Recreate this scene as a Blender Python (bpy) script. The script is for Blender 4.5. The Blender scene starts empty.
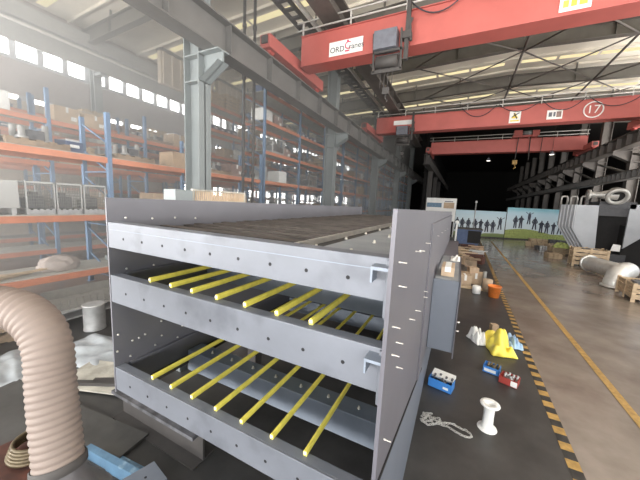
import bpy, math, random
from mathutils import Vector, Matrix
R_=random.Random(7)
C=bpy.context.scene.collection
PI=math.pi
# ---------------------------------------------------------------- materials
def mat(name,col,rough=.6,metal=0,ns=8,na=.12,bump=0,spec=.5,col2=None,stretch=None,dirt=None):
    m=bpy.data.materials.new(name);m.use_nodes=True
    nt=m.node_tree;b=nt.nodes['Principled BSDF']
    b.inputs['Roughness'].default_value=rough;b.inputs['Metallic'].default_value=metal
    b.inputs['Specular IOR Level'].default_value=spec
    tc=nt.nodes.new('ShaderNodeTexCoord');no=nt.nodes.new('ShaderNodeTexNoise')
    mp=nt.nodes.new('ShaderNodeMapping')
    if stretch: mp.inputs['Scale'].default_value=stretch
    nt.links.new(tc.outputs['Object'],mp.inputs['Vector']);nt.links.new(mp.outputs[0],no.inputs['Vector'])
    no.inputs['Scale'].default_value=ns;no.inputs['Detail'].default_value=5;no.inputs['Roughness'].default_value=.6
    cr=nt.nodes.new('ShaderNodeValToRGB')
    c2=col2 or tuple(min(1,c*(1+na)) for c in col)
    c1=tuple(c*(1-na) for c in col)
    cr.color_ramp.elements[0].color=(*c1,1);cr.color_ramp.elements[0].position=.35
    cr.color_ramp.elements[1].color=(*c2,1);cr.color_ramp.elements[1].position=.65
    nt.links.new(no.outputs['Fac'],cr.inputs['Fac']);last=cr.outputs['Color']
    if dirt:
        n2=nt.nodes.new('ShaderNodeTexNoise');n2.inputs['Scale'].default_value=dirt[1];n2.inputs['Detail'].default_value=8
        nt.links.new(tc.outputs['Object'],n2.inputs['Vector'])
        r2=nt.nodes.new('ShaderNodeValToRGB');r2.color_ramp.elements[0].position=dirt[2];r2.color_ramp.elements[1].position=dirt[2]+.18
        nt.links.new(n2.outputs['Fac'],r2.inputs['Fac'])
        mx=nt.nodes.new('ShaderNodeMixRGB');mx.inputs[2].default_value=(*dirt[0],1)
        nt.links.new(r2.outputs['Color'],mx.inputs[0]);nt.links.new(last,mx.inputs[1]);last=mx.outputs[0]
    nt.links.new(last,b.inputs['Base Color'])
    if bump:
        bp=nt.nodes.new('ShaderNodeBump');bp.inputs['Strength'].default_value=bump;bp.inputs['Distance'].default_value=.02
        nt.links.new(no.outputs['Fac'],bp.inputs['Height']);nt.links.new(bp.outputs[0],b.inputs['Normal'])
    return m
def emis(name,col,s):
    m=bpy.data.materials.new(name);m.use_nodes=True;nt=m.node_tree;nt.nodes.clear()
    e=nt.nodes.new('ShaderNodeEmission');e.inputs[0].default_value=(*col,1);e.inputs[1].default_value=s
    o=nt.nodes.new('ShaderNodeOutputMaterial');nt.links.new(e.outputs[0],o.inputs[0]);return m
M={}
def dm(k,*a,**kw): M[k]=mat(k,*a,**kw)
dm('primer',(.148,.159,.185),.5,ns=3,na=.08,dirt=((.095,.102,.122),3.6,.53))
dm('primer_mid',(.2,.23,.28),.5,ns=4,na=.1)
dm('panel',(.115,.112,.13),.5,ns=2,na=.05)
dm('panel_in',(.14,.14,.16),.5,ns=2,na=.06)
dm('guard',(.13,.147,.18),.5,ns=2,na=.05)
dm('deck',(.075,.062,.054),.7,ns=5,na=.4,stretch=(.6,3,1))
dm('groove',(.03,.03,.03),.8)
dm('ledge',(.23,.25,.27),.5,ns=5)
dm('hole',(.01,.01,.012),.8)
dm('bolt',(.62,.6,.56),.35,.6)
dm('yellow',(.80,.70,.12),.5,ns=20,na=.1)
dm('tip',(.85,.85,.8),.5)
dm('girder',(.135,.13,.125),.6,ns=2,na=.1)
dm('column',(.22,.245,.25),.55,ns=2,na=.08)
dm('rafter',(.12,.112,.10),.6,ns=2)
dm('brown_steel',(.11,.097,.088),.6,ns=3)
dm('conduit',(.55,.53,.5),.5)
dm('red',(.42,.105,.09),.5,ns=1.5,na=.06)
dm('red_dark',(.35,.05,.04),.5)
dm('roof',(.74,.69,.60),.8,ns=.7,na=.07)
dm('roof_painted_shade',(.02,.018,.016),.9)
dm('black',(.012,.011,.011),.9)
dm('dark_steel',(.055,.05,.048),.7,ns=4)
dm('wallm',(.36,.32,.31),.9,ns=.5)
dm('wall_frame',(.45,.47,.50),.6)
dm('beige',(.55,.47,.38),.8)
dm('orange',(.58,.20,.10),.5,ns=4)
dm('rack_blue',(.12,.20,.33),.5,ns=4)
dm('shelf',(.42,.41,.37),.7,ns=3,na=.2,stretch=(6,1,1))
dm('wood',(.50,.38,.25),.75,ns=6,na=.25,stretch=(1,1,8))
dm('wood_dark',(.26,.19,.13),.75,ns=6,na=.3)
dm('carton',(.42,.30,.20),.8,ns=3)
dm('carton_light',(.48,.36,.25),.8,ns=3)
dm('white',(.78,.78,.76),.5,ns=3,na=.05)
dm('blue',(.05,.22,.60),.45,ns=3)
dm('bin_blue',(.055,.085,.17),.6)
dm('light_blue',(.10,.19,.29),.45,ns=8,na=.15,dirt=((.3,.42,.52),10,.57))
dm('grey_plain',(.42,.42,.41),.6,ns=2,na=.05)
dm('steel',(.42,.42,.42),.4,.4,ns=6,na=.2)
dm('galv',(.7,.7,.68),.32,.5,ns=7,na=.08)
dm('mesh_wire',(.28,.27,.25),.45,.3)
dm('hose',(.205,.162,.14),.65,ns=5,na=.06)
dm('hood',(.10,.095,.10),.45,.2,ns=6,na=.3)
dm('plastic',(.40,.43,.46),.25,ns=3,na=.15,bump=.5)
dm('bag_yellow',(.85,.70,.10),.45,ns=6,bump=.3)
dm('cloth_blue',(.35,.5,.68),.8,ns=6)
dm('bucket',(.85,.24,.05),.45)
dm('rust',(.07,.022,.014),.6,ns=6,na=.4)
dm('brass',(.13,.10,.06),.4,.3,ns=9,na=.3)
dm('chain',(.6,.6,.58),.3,.7)
dm('text_black',(.03,.03,.04),.6)
dm('printed_ink',(.045,.05,.07),.7)
dm('text_red',(.55,.04,.1),.6)
dm('sign_yellow',(.8,.62,.08),.6)
dm('motor',(.13,.135,.16),.5)
dm('hopper',(.36,.375,.40),.5,ns=1.2,na=.08)
dm('hopper_dark',(.05,.05,.055),.6)
dm('pipe_paint',(.36,.35,.33),.35,.3,ns=5,na=.15)
dm('green_net',(.33,.38,.12),.8,ns=10,na=.3)
dm('stripe_yellow',(.38,.235,.07),.6,ns=14,na=.25,dirt=((.25,.17,.08),9,.62))
dm('stripe_black',(.03,.028,.026),.6,ns=9,na=.3)
dm('paper_scrap',(.42,.40,.35),.8,ns=5,na=.25)
dm('scarf',(.07,.068,.066),.6)
dm('goods_dark',(.10,.10,.11),.6,ns=8,na=.5)
dm('goods_rose',(.25,.17,.15),.7,ns=8,na=.3)
dm('sack',(.43,.37,.34),.8,ns=6,bump=.5)
# floor: worn glossy concrete
def floor_mat(name,c1,c2,rough,ns):
    m=mat(name,c1,rough,col2=c2,ns=ns)
    nt=m.node_tree;b=nt.nodes['Principled BSDF']
    tc=[n for n in nt.nodes if n.type=='TEX_COORD'][0]
    n=nt.nodes.new('ShaderNodeTexNoise');n.inputs['Scale'].default_value=1.3;n.inputs['Detail'].default_value=6
    nt.links.new(tc.outputs['Object'],n.inputs['Vector'])
    mr=nt.nodes.new('ShaderNodeMapRange');mr.inputs[1].default_value=.3;mr.inputs[2].default_value=.7
    mr.inputs[3].default_value=rough-.05;mr.inputs[4].default_value=rough+.05
    nt.links.new(n.outputs['Fac'],mr.inputs[0]);nt.links.new(mr.outputs[0],b.inputs['Roughness'])
    return m
M['concrete']=floor_mat('concrete',(.19,.155,.13),(.27,.23,.20),.21,1.1)
M['mat_floor']=floor_mat('dark_floor',(.036,.035,.035),(.058,.056,.055),.42,2.0)
M['sky_pane']=emis('daylight_pane',(1,.98,.94),15)
M['skylight']=emis('skylight_sheet',(1,.86,.5),1.25)
M['lamp']=emis('lamp_glow',(1,.95,.85),4)
# banner
def banner_mat():
    m=bpy.data.materials.new('banner_print');m.use_nodes=True;nt=m.node_tree;b=nt.nodes['Principled BSDF'];b.inputs['Roughness'].default_value=.6
    tc=nt.nodes.new('ShaderNodeTexCoord');sp=nt.nodes.new('ShaderNodeSeparateXYZ');nt.links.new(tc.outputs['Object'],sp.inputs[0])
    no=nt.nodes.new('ShaderNodeTexNoise');no.inputs['Scale'].default_value=.8;nt.links.new(tc.outputs['Object'],no.inputs['Vector'])
    ma=nt.nodes.new('ShaderNodeMath');ma.operation='MULTIPLY_ADD';ma.inputs[1].default_value=.3;nt.links.new(no.outputs['Fac'],ma.inputs[0]);nt.links.new(sp.outputs['Z'],ma.inputs[2])
    mr=nt.nodes.new('ShaderNodeMapRange');mr.inputs[2].default_value=2.6;nt.links.new(ma.outputs[0],mr.inputs[0])
    cr=nt.nodes.new('ShaderNodeValToRGB');e=cr.color_ramp.elements
    e[0].position=0;e[0].color=(.12,.17,.06,1);e[1].position=.20;e[1].color=(.24,.30,.11,1)
    for p,c in ((.22,(.66,.72,.73)),(.6,(.60,.71,.76)),(.85,(.48,.64,.72)),(.98,(.25,.52,.60))):
        k=cr.color_ramp.elements.new(p);k.color=(*c,1)
    nt.links.new(mr.outputs[0],cr.inputs['Fac']);nt.links.new(cr.outputs['Color'],b.inputs['Base Color']);return m
M['banner']=banner_mat()
# ---------------------------------------------------------------- mesh builder
class MB:
    def __init__(s): s.v=[];s.f=[];s.m=[];s.sm=[]
    def add(s,vs,fs,mi=0,smooth=False):
        o=len(s.v);s.v+= [tuple(v) for v in vs]
        for f in fs: s.f.append([i+o for i in f]);s.m.append(mi);s.sm.append(smooth)
        return s
    def box(s,x0,y0,z0,x1,y1,z1,mi=0,rot=None,bev=0):
        if x1<x0:x0,x1=x1,x0
        if y1<y0:y0,y1=y1,y0
        if z1<z0:z0,z1=z1,z0
        vs=[Vector((x,y,z)) for z in (z0,z1) for y in (y0,y1) for x in (x0,x1)]
        if rot:
            c=Vector(((x0+x1)/2,(y0+y1)/2,(z0+z1)/2)) if len(rot)<3 else Vector(rot[2])
            q=Matrix.Rotation(rot[0],3,rot[1]);vs=[q@(v-c)+c for v in vs]
        return s.add(vs,[(0,2,3,1),(4,5,7,6),(0,1,5,4),(2,6,7,3),(0,4,6,2),(1,3,7,5)],mi)
    def bar(s,a,b,w,h=None,mi=0,up=(0,0,1)):
        a=Vector(a);b=Vector(b);h=h or w;d=(b-a).normalized();u=Vector(up)
        if abs(d.dot(u))>.99:u=Vector((1,0,0))
        r=d.cross(u).normalized()*w/2;t=r.cross(d).normalized()*h/2
        vs=[p+i*r+j*t for p in (a,b) for i,j in ((-1,-1),(1,-1),(1,1),(-1,1))]
        return s.add(vs,[(3,2,1,0),(4,5,6,7),(0,1,5,4),(1,2,6,5),(2,3,7,6),(3,0,4,7)],mi)
    def tube(s,pts,r,n=10,mi=0,closed=False,cap=True,smooth=True):
        pts=[Vector(p) for p in pts];N=len(pts);rr=r if isinstance(r,(list,tuple)) else [r]*N
        vs=[];pu=None
        for i,p in enumerate(pts):
            if closed:d=pts[(i+1)%N]-pts[i-1]
            else:d=pts[min(i+1,N-1)]-pts[max(i-1,0)]
            d.normalize()
            if pu is None:
                u=Vector((0,0,1)) if abs(d.z)<.9 else Vector((1,0,0))
            else:u=pu
            u=(u-u.dot(d)*d).normalized();pu=u;w=d.cross(u)
            for k in range(n):
                a=2*PI*k/n;vs.append(p+(u*math.cos(a)+w*math.sin(a))*rr[i])
        fs=[];L=N if closed else N-1
        for i in range(L):
            j=(i+1)%N
            for k in range(n):
                k2=(k+1)%n;fs.append((i*n+k,i*n+k2,j*n+k2,j*n+k))
        s.add(vs,fs,mi,smooth)
        if cap and not closed:
            o=len(s.v)-N*n;s.f.append([o+k for k in range(n)][::-1]);s.m.append(mi);s.sm.append(False)
            s.f.append([o+(N-1)*n+k for k in range(n)]);s.m.append(mi);s.sm.append(False)
        return s
    def cyl(s,a,b,r,r2=None,n=16,mi=0,cap=True): return s.tube([a,b],[r,r if r2 is None else r2],n,mi,cap=cap)
    def lathe(s,prof,c=(0,0,0),axis=(0,0,1),n=24,mi=0,smooth=True):
        c=Vector(c);q=Vector((0,0,1)).rotation_difference(Vector(axis).normalized());vs=[];N=len(prof)
        for r,z in prof:
            for k in range(n):
                a=2*PI*k/n;vs.append(c+q@Vector((r*math.cos(a),r*math.sin(a),z)))
        fs=[(i*n+k,i*n+(k+1)%n,(i+1)*n+(k+1)%n,(i+1)*n+k) for i in range(N-1) for k in range(n)]
        return s.add(vs,fs,mi,smooth)
    def prism(s,poly,vec,mi=0):
        a=[Vector(p) for p in poly];b=[p+Vector(vec) for p in a];n=len(a)
        fs=[tuple(range(n))[::-1],tuple(range(n,2*n))]+[(i,(i+1)%n,n+(i+1)%n,n+i) for i in range(n)]
        return s.add(a+b,fs,mi)
    def build(s,name,mats,parent=None,bev=0):
        me=bpy.data.meshes.new(name);me.from_pydata(s.v,[],s.f)
        if not isinstance(mats,(list,tuple)):mats=[mats]
        for m in mats: me.materials.append(M[m])
        me.polygons.foreach_set('material_index',s.m);me.polygons.foreach_set('use_smooth',s.sm);me.update()
        o=bpy.data.objects.new(name,me);C.objects.link(o)
        if parent is not None:
            o.parent=parent;o.matrix_parent_inverse=parent_inv(parent)
        if bev:
            b=o.modifiers.new('bevel','BEVEL');b.width=bev;b.segments=2;b.limit_method='ANGLE'
        return o
def world_of(o):
    m=Matrix.LocRotScale(o.location,o.rotation_euler,o.scale)
    if o.parent: m=world_of(o.parent)@o.matrix_parent_inverse@m
    return m
def parent_inv(p): return world_of(p).inverted()
def tag(o,label,cat,group=None,kind=None):
    o['label']=label;o['category']=cat
    if group:o['group']=group
    if kind:o['kind']=kind
    return o
def empty(name,loc=(0,0,0)):
    o=bpy.data.objects.new(name,None);o.empty_display_size=.1;o.location=loc;C.objects.link(o);return o
def struct(o,label,cat='structure'):
    o['kind']='structure';o['label']=label;o['category']=cat;return o
def copy_tree(o,parent=None):
    c=o.copy();C.objects.link(c)
    if parent:c.parent=parent
    for ch in list(o.children): copy_tree(ch,c)
    return c
def text(name,s,m,size,parent,mtx,ext=.002):
    cu=bpy.data.curves.new(name,'FONT');cu.body=s;cu.size=size;cu.extrude=ext;cu.align_x='CENTER';cu.align_y='CENTER'
    t=bpy.data.objects.new('t',cu);C.objects.link(t);bpy.context.view_layer.update()
    me=bpy.data.meshes.new_from_object(t.evaluated_get(bpy.context.evaluated_depsgraph_get()));bpy.data.objects.remove(t)
    me.transform(mtx);me.materials.clear();me.materials.append(M[m]);me.name=name
    o=bpy.data.objects.new(name,me);C.objects.link(o);o.parent=parent;o.matrix_parent_inverse=parent_inv(parent);return o
def face_y(x,y,z,roll=0):  # text facing -Y
    return Matrix.Translation((x,y,z))@Matrix.Rotation(roll,4,'Y')@Matrix.Rotation(PI/2,4,'X')
# ---------------------------------------------------------------- setting
struct(MB().box(-16,-8,-.2,13,62,0).build('floor','concrete'),'worn grey brown concrete workshop floor','floor')
dark=MB().add([(-6.1,-8,.004),(.97,-8,.004),(1.42,23.7,.004),(-6.1,23.7,.004)],[(0,1,2,3)]).build('floor','mat_floor')
struct(dark,'dark painted assembly area of the floor beneath and beside the machine','floor')
def stripx(y,x0,s=.0155): return x0+s*(y-3.2)
hz=MB()
y=-1.0;i=0
while y<23.5:
    L=.11
    hz.add([(stripx(y,1.07),y,.008),(stripx(y,1.17),y,.008),(stripx(y+L,1.17),y+L,.008),(stripx(y+L,1.07),y+L,.008)],[(0,1,2,3)],i%2);y+=L;i+=1
struct(hz.build('trim_1',['stripe_yellow','stripe_black']),'yellow and black hazard line painted on the floor','floor marking')
y2=MB().add([(1.86,-1,.006),(1.95,-1,.006),(2.22,23.5,.006),(2.13,23.5,.006)],[(0,1,2,3)])
struct(y2.build('trim_2','stripe_yellow'),'plain yellow aisle line painted on the concrete floor','floor marking')
# roof: two slopes, ridge at x=1.6
def roofz(x): return 9.62-.038*abs(x-1.6)
rf=MB()
for (xa,xb) in ((-16,1.6),(1.6,13)):
    n=int((xb-xa)/.35)
    for k in range(n):   # corrugated ribs
        a=xa+(xb-xa)*k/n;b=xa+(xb-xa)*(k+1)/n;c=(a+b)/2
    rf.add([(xa,-3.5,roofz(xa)),(xb,-3.5,roofz(xb)),(xb,28.5,roofz(xb)),(xa,28.5,roofz(xa)),
            (xa,-3.5,roofz(xa)+.12),(xb,-3.5,roofz(xb)+.12),(xb,28.5,roofz(xb)+.12),(xa,28.5,roofz(xa)+.12)],
           [(0,3,2,1),(4,5,6,7),(0,1,5,4),(2,3,7,6),(1,2,6,5),(3,0,4,7)],0)
    y=-3
    while y<28:   # purlins with shallow ribs
        rf.bar((xa,y,roofz(xa)-.05),(xb,y,roofz(xb)-.05),.06,.1);y+=1.35
struct(rf.build('ceiling','roof'),'pale tan corrugated roof sheeting over the workshop','ceiling')
rd=MB().box(-16,28.5,9.3,13,62,9.5)  # lack of light in the far bay is put into this roof's colour
struct(rd.build('ceiling','roof_painted_shade'),'roof over the far end of the workshop, its unlit shade painted black','ceiling')
nwin=0
for ys in (1.2,5.4,9.55,13.6,17.65,21.85,25.6):
    s=MB()
    for (xa,xb) in ((-14.8,1.3),(1.9,12.4)):
        n=max(1,int((xb-xa)/1.5));w=(xb-xa)/n
        for k in range(n):
            a=xa+k*w+.06;b=xa+(k+1)*w-.06
            s.add([(a,ys,roofz(a)-.012),(b,ys,roofz(b)-.012),(b,ys+.3,roofz(b)-.012),(a,ys+.3,roofz(a)-.012)],[(0,3,2,1)])
    nwin+=1;struct(s.build('window_%d'%nwin,'skylight'),'strip of yellowish translucent roof lights, number %d from the front'%nwin,'skylight')
# left wall with high window strip
lw=MB();XW=-15
lw.box(XW-.2,-6,0,XW,11.5,5.42,1);lw.box(XW-.2,-6,5.6,XW,11.5,6.85);lw.box(XW-.2,-6,7.72,XW,42,9.7)
lw.box(XW-.2,11.5,0,XW,42,.5);lw.box(XW-.2,11.5,3.1,XW,42,5.42,1);lw.box(XW-.2,11.5,5.6,XW,42,6.85);lw.box(XW-.2,42,0,XW,62,9.7)
struct(lw.build('wall_left',['wallm','beige']),'dusty pinkish brown left wall behind the racks','wall')
fr=MB();y=-5.9;pn=MB()
pn.box(XW-.16,-6,6.85,XW-.14,42,7.72)
while y<42:
    fr.box(XW-.14,y-.09,6.85,XW+.02,y+.09,7.72);y+=.76
fr.box(XW-.14,-6,6.8,XW+.05,42,6.9);fr.box(XW-.14,-6,7.68,XW+.05,42,7.78)
nwin+=1;w=struct(pn.build('window_%d'%nwin,'sky_pane'),'long row of bright square panes high on the left wall','window')
fr.build('window_frame','wall_frame',w)
pn=MB().box(XW-.16,-6,5.42,XW-.14,42,5.6);nwin+=1;w=struct(pn.build('window_%d'%nwin,'sky_pane'),'thin line of daylight slots on the left wall under the panes','window')
fr=MB();y=-6
while y<42: fr.box(XW-.14,y,5.42,XW+.02,y+.35,5.6);y+=.9
fr.build('window_frame','wall_frame',w)
pn=MB().box(XW-.16,11.5,.5,XW-.14,42,3.1);fr=MB();y=11.5
while y<=42.1:
    fr.box(XW-.14,y-.14,.5,XW+.03,y+.14,3.1);y+=1.15
fr.box(XW-.14,11.5,1.75,XW+.03,42,1.9)
nwin+=1;w=struct(pn.build('window_%d'%nwin,'sky_pane'),'bright low windows glimpsed behind the far racks','window')
fr.build('window_frame','wall_frame',w)
struct(MB().box(-16,62,0,13,62.2,9.5).build('wall_far','black'),'far end wall of the workshop, its unlit shade painted black','wall')  # black colour stands in for the unlit end of the hall
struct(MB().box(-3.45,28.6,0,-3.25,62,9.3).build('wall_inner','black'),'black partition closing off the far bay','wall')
GR=MB().box(-60,-60,-.4,70,70,-.2)  # unseen plane added to bounce light up to the roof
struct(GR.build('floor','concrete'),'unseen ground plane outside the hall, added to bounce light upward','ground')
struct(MB().box(12.5,29,0,12.7,62,9.6).build('wall_right','dark_steel'),'dark right side wall behind the right columns','wall')
# beige cladding boxes high on the left aisle
bc=MB()
for k in range(3):
    y0=8.4+k*3.2
    bc.box(-12.3,y0,7.0,-12.1,y0+2.9,8.35)
    for j in range(7): bc.box(-12.1,y0+.1+j*.42,7.0,-12.04,y0+.2+j*.42,8.35)
    bc.box(-12.36,y0,8.3,-12.0,y0+2.9,8.4,1)
struct(bc.build('wall_cladding',['beige','brown_steel']),'beige ribbed cladding panels hung high behind the first column','wall')
# eave crane girder of the left aisle
g=MB();g.box(-14.5,-4,7.95,-14.1,42,8.02);g.box(-14.33,-4,7.2,-14.27,42,7.95);g.box(-14.5,-4,8.02,-14.1,42,8.45)
g.tube([(-14.0,-4,7.75),(-14.0,42,7.75)],.05,8,1)
tag(g.build('aisle_girder',['grey_plain','conduit']),'long grey eave girder running above the high left windows','girder')
for k,y in enumerate((-.8,7.2,15.1,23.0,31.0,38.9)):
    c=MB();c.box(-14.9,y-.15,0,-14.84,y+.15,9.0);c.box(-14.6,y-.15,0,-14.54,y+.15,9.0);c.box(-14.84,y-.02,0,-14.6,y+.02,9.0)
    c.box(-14.54,y-.12,7.1,-14.1,y+.12,7.2)
    tag(c.build('wall_column','column'),'grey wall column of the left windows, %s'%('hidden at the frame edge','beside the haze of the nearest panes','second past the front racks','third past the front racks','fourth, far down the wall','last, far down the wall')[k],'column')
# rafters
ry=(-1.3,2.75,6.8,10.7,14.5,18.5,22.5,26.5)
rn=('behind the viewpoint','above the machine front','above the front crane','just past the front crane','third bay, with bracing at the ridge','fourth bay, above the middle crane','fifth bay, before the middle crane','at the edge of the dark far bay')
for k,y in enumerate(ry):
    r=MB()
    for xa,xb in ((-15,1.6),(1.6,12.5)):
        za=roofz(xa)-.62;zb=roofz(xb)-.62;t=.28
        for dz,h,w in ((t-.02,.03,.24),(-t+.02,.03,.24),(0,2*t-.06,.03)):
            r.bar((xa,y,za+dz),(xb,y,zb+dz),w,h)
        n=int((xb-xa)/2.2)
        for j in range(1,n):
            x=xa+(xb-xa)*j/n;z=roofz(x)-.62;r.box(x-.012,y-.11,z-t,x+.012,y+.11,z+t)
            r.box(x-.03,y-.03,z+t,x+.03,y+.03,z+t+.3)
    tag(r.build('roof_rafter','rafter'),'grey brown steel roof rafter spanning the hall, '+rn[k],'rafter')
# roof bracing rods
for k,(ya,yb) in enumerate(((10.7,14.5),(14.5,18.5),(18.5,22.5))):
    r=MB()
    for xa in (-2.6,1.6,5.0,8.5):
        xb=xa+3.4 if xa!=-2.6 else 1.6
        r.tube([(xa,ya,8.62),(xb,yb,8.6)],.03,6);r.tube([(xb,ya,8.62),(xa,yb,8.6)],.03,6)
    for xa in (1.6,5.0): r.tube([(xa,ya,8.62),(xa,yb,8.6)],.045,6)
    tag(r.build('roof_bracing','brown_steel'),'crossed thin steel bracing rods under the roof, %s'%('in front of the braced rafter','between the third and fourth rafters','above the middle crane')[k],'bracing')
# high longitudinal services above the left columns
lt=MB();x0,x1=-5.62,-5.22
for x in (x0,x1): lt.box(x-.02,-3,8.05,x+.02,28,8.2)
y=-2.9
while y<28: lt.box(x0,y,8.07,x1,y+.12,8.13);y+=.42
tag(lt.build('cable_ladder','dark_steel'),'dark cable ladder with rungs running lengthwise under the roof','cable ladder')
tag(MB().tube([(-5.0,-3,8.1),(-5.0,28,8.1)],.07,8).build('conduit_pipe','conduit'),'pale conduit pipe running beside the cable ladder','pipe')
fb=MB();fb.box(-4.45,-3,7.75,-3.85,28.5,7.82);fb.box(-4.45,-3,8.33,-3.85,28.5,8.4);fb.box(-4.2,-3,7.8,-4.1,28.5,8.35)
y=-2
while y<28: fb.box(-4.42,y,7.8,-3.88,y+.03,8.35);y+=2
fb.box(-4.42,-3,7.82,-4.38,28.5,8.33)
tag(fb.build('roof_girder','brown_steel'),'wide brown steel girder running lengthwise just under the rafters','girder')
hw=('behind the viewpoint','just above the viewpoint','before the front crane','just past the front crane','one bay past the front crane','just before the middle crane','past the middle crane','farthest down the hall')
for k in range(8):
    hb=MB();y=-2+k*4.1;hb.box(-5.75,y,7.96,-4.55,y+.08,8.02)
    for x in (-5.7,-4.55): hb.box(x-.02,y+.02,8.02,x+.02,y+.06,roofz(x)-.01)
    tag(hb.build('service_hanger','dark_steel'),'steel hanger carrying the cable ladder and conduit, '+hw[k],'bracket')
# ---------------------------------------------------------------- columns and runway girders
cy=(5.1,12.95,20.85,28.8,36.7)
cn=('nearest the camera, standing behind the machine end','second from the left, beside the middle racks','third, next to the middle crane end','fourth, near the end of the runway','fifth and farthest of the left row')
def bigcol(x,y,ztop,s,name,label,mt,brz,gx,w=.5,fl=.36):
    t=empty(name,(x,y,0));c=MB()
    c.box(x-w/2,y-fl/2,0,x-w/2+.03,y+fl/2,ztop);c.box(x+w/2-.03,y-fl/2,0,x+w/2,y+fl/2,ztop);c.box(x-w/2,y-.015,0,x+w/2,y+.015,ztop)
    for z in (1.2,brz-.62,brz-.05): c.box(x-w/2,y-fl/2+.01,z,x+w/2,y+fl/2-.01,z+.03)
    c.build('shaft',mt,t)
    c=MB();a=x+s*w/2;b=gx+s*.25
    c.prism([(a,y-.02,brz-.6),(b,y-.02,brz-.25),(b,y-.02,brz-.03),(a,y-.02,brz-.03)],(0,.04,0))
    c.box(min(a,b),y-.17,brz-.03,max(a,b),y+.17,brz)
    L=Vector((b-a,0,.35));c.add([(a,y-.17,brz-.6),(a,y+.17,brz-.6),(b,y+.17,brz-.25),(b,y-.17,brz-.25)],[(0,1,2,3)])
    c.build('bracket',mt,t)
    c=MB();c.box(x-w/2-.06,y-fl/2-.06,0,x+w/2+.06,y+fl/2+.06,.03);c.build('base_plate',mt,t)
    tag(t,label,'column','main hall columns');return t
for k,y in enumerate(cy): bigcol(-6,y,8.9 if k<4 else 9.3,1,'steel_column','grey green steel column of the left row, '+cn[k],'column',5.5,-5.4)
def girder(x,y0,y1,z0,z1,w,mt,name,label,st=1.6,rail=True):
    t=empty(name,(x,y0,z0));c=MB()
    c.box(x-w/2,y0,z0,x+w/2,y1,z0+.03);c.box(x-w/2,y0,z1-.03,x+w/2,y1,z1);c.box(x-.015,y0,z0+.03,x+.015,y1,z1-.03)
    y=y0+.4
    while y<y1: c.box(x-w/2+.02,y,z0+.03,x+w/2-.02,y+.02,z1-.03);y+=st
    c.build('beam',mt,t)
    if rail:
        c=MB();c.box(x-.05,y0,z1,x+.05,y1,z1+.03);c.box(x-.02,y0,z1+.03,x+.02,y1,z1+.1);c.box(x-.035,y0,z1+.1,x+.035,y1,z1+.13);c.build('rail','dark_steel',t)
    tag(t,label,'girder');return t
girder(-5.4,-3,44,5.5,6.22,.42,'girder','crane_runway_girder','long grey steel runway girder crossing the upper left, carrying the cranes')
girder(-2.75,23.2,60,5.45,6.22,.45,'dark_steel','crane_runway_girder','dark runway girder under the left end of the farthest crane')
girder(7.1,13,60,5.6,6.22,.45,'brown_steel','crane_runway_girder','upper brown runway girder along the right columns',1.0)
girder(7.1,13,60,4.0,4.4,.35,'girder','crane_runway_girder','lower ribbed girder along the right columns',.5,False)
c_r=[12.3,16.4,20.5,24.6,28.7,32.8,36.9,41,45.1,49.2,53.3]
for k,y in enumerate(c_r):
    bigcol(7.75,y,9.1,-1,'steel_column','dark steel column of the right row, %s'%['behind the hopper','above the hopper','first beside the flanged pipe','second past the flanged pipe','third past the flanged pipe','fourth past the flanged pipe','fifth, in the dark bay','sixth, in the dark bay','seventh, in the dark bay','eighth, in the dark bay','ninth and farthest in the dark bay'][k],'brown_steel',5.6,7.1,.45,.36)
for k in range(9):
    y=c_r[k+1];b=MB().bar((7.6,y+.2,4.5),(7.6,y+3.9,5.4),.1,.1)
    tag(b.build('diagonal_brace','rafter'),'slanting grey brace between right row columns, bay %s'%['one','two','three','four','five','six','seven','eight','nine'][k],'brace')
for k in range(3):
    y=(28.0,33.5,39.0)[k]
    if k<3:
        b=MB().box(-3.0,y-.15,0,-2.6,y+.15,5.45);tag(b.build('dark_post','dark_steel'),'dark steel post under the inner runway, %s'%('nearest','middle','farthest')[k],'column')
# pipes rising by racks
pp=MB()
for dx in (0,.22):
    pp.tube([(-6.55+dx,7.35+dx,0),(-6.55+dx,7.35+dx,8.6)],.045,8)
    for z in (1.5,3,4.5,6,7.5): pp.lathe([(.045,z-.06),(.065,z-.06),(.065,z+.06),(.045,z+.06)],(-6.55+dx,7.35+dx,0),n=8)
tag(pp.build('riser_pipe','dark_steel'),'pair of dark riser pipes beside the front racks','pipe')
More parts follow.
